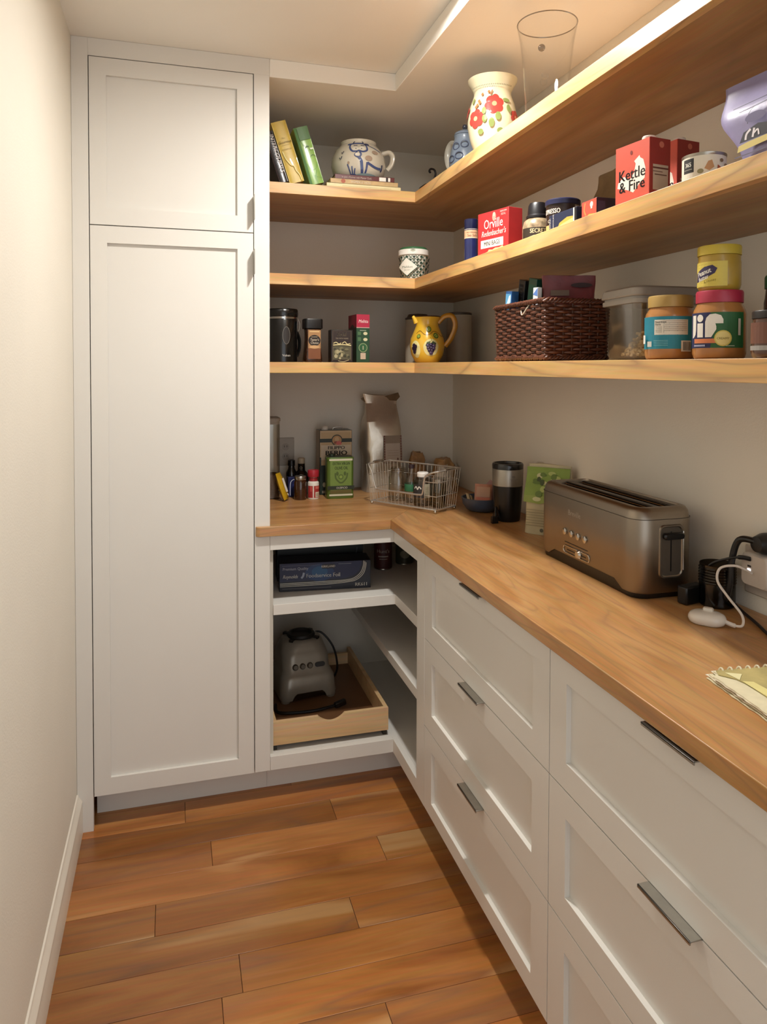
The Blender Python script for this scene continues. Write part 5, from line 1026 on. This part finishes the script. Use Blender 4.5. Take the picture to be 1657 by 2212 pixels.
def tin(label, x, y, r_, h_, band, txt, tc_):
    t = thing('food_tin', label, 'can', (x, y, zb), -.25, 'tins in the corner cabinet')
    MB().lathe([(0, 0), (r_, 0), (r_+.001, .001), (r_, .003), (r_, h_-.003), (r_+.001, h_-.001), (r_-.001, h_), (r_-.003, h_-.003), (0, h_-.003)], 32).build('body', STEEL_LID, t)
    sh = [('r', -r_*2.6, .004, r_*2.6, h_-.004, band)]
    if txt: sh += [('t', txt, 0, h_*.58, .020, tc_, {'bold': .02}), ('r', -.02, h_*.44, .02, h_*.48, tc_), ('r', -.016, h_*.36, .016, h_*.38, tc_)]
    else: sh += [('e', 0, h_*.75, .018, .014, tc_), ('e', 0, h_*.4, .02, .016, tc_)]
    prints('label', t, cyl_map(r_+.0002), sh, step=.008)
tin('dark red tomato tin with white lettering in the corner cabinet', 1.296, .345, .034, .112, '#4a1a15', "Hunt's", '#a59a8e')
tin('greenish tin right of the tomato tin in the corner cabinet', 1.398, .392, .035, .105, '#3d3d30', '', '#7c7866')
# blender base on the tray
t = thing('kitchen_blender', 'grey blender motor base with a row of knobs standing on the pull-out tray', 'blender', (.988, .395, .1868), .10)
BLM = PM('#958d80', .3, .25, .05, name='blender_grey')
def bring(hx, hy, z_, rr_, cy=0):
    pts = rrect(hx, hy, rr_, 6); dn = []
    for i in range(len(pts)):
        a, c = pts[i], pts[(i+1) % len(pts)]
        if i % 7 == 6: dn += [(a[0]+(c[0]-a[0])*j/16, a[1]+(c[1]-a[1])*j/16) for j in range(16)]
        else: dn.append(a)
    return [(x, y+cy, z_+(.024*(1-sm(abs(x), .050, .068)) if z_ < .025 and abs(y) > hy-.004 else 0)) for x, y in dn]
bb = MB(); bb.loft([bring(.106, .112, .010, .030), bring(.108, .114, .020, .032), bring(.102, .108, .080, .034), bring(.095, .100, .094, .036), bring(.090, .092, .104, .036, .004), bring(.089, .084, .150, .040, .008), bring(.086, .078, .165, .044, .010), bring(.082, .072, .177, .048, .012), bring(.076, .068, .195, .054, .014), bring(.064, .060, .203, .055, .014)])
bb.build('housing', BLM, t, angle=50)
for sx in (-1, 1):
    for sy in (-1, 1): MB().lathe([(0, 0), (.016, 0), (.019, .012), (0, .012)], 18).build('foot', BLM, t, (sx*.086, sy*.090, 0))
MB().lathe([(.052, .2032), (.054, .208), (.050, .216), (.042, .217), (.036, .209), (0, .208)], 36).build('jar_socket', PM('#161310', .5), t, (0, .014, 0))
for q in range(4):
    a = .8+q*PI/2; MB().box(-.012, .012, -.008, .008, .2031, .212).build('socket_tab', PM('#161310', .5), t, (.068*math.cos(a)*.95, .014+.058*math.sin(a), -.004), (0, 0, a))
tilt = math.atan2(.014, .055)
for q in range(3): MB().lathe([(0, 0), (.0115, 0), (.0105, .006), (.0075, .010), (0, .010)], 20).build('knob', PM('#5f574b', .35, .3), t, (-.048+.028*q, -.0835, .122), (PI/2-tilt, 0, 0))
MB().loft([[(x, y, e) for x, y in rrect(.019, .0085, .008, 5)] for e in (0, .004)]).build('switch', PM('#1b1714', .4), t, (.046, -.0845, .122), (PI/2-tilt, 0, 0))
MB().tube(spl([(.030, .092, .075), (.070, .125, .150), (.110, .120, .165), (.150, .080, .115), (.152, .030, .055), (.128, .0, .028), (.112, .01, .02)], 9), .0042, 8).build('cord', BLACK, t)
t = thing('blender_cable', 'black cable with a plug coiled along the front of the pull-out tray', 'cord', (1.00, .16, .1868))
MB().tube(spl([(-.128, .12, .005), (-.128, .06, .005), (-.08, .040, .005), (.0, .034, .006), (.075, .044, .010)], 9), .0052, 8).build('cord', BLACK, t)
MB().box(-.022, .022, -.009, .009, 0, .018).build('plug', BLACK, t, (.098, .050, .004), (0, -.15, .25), bev=.003)
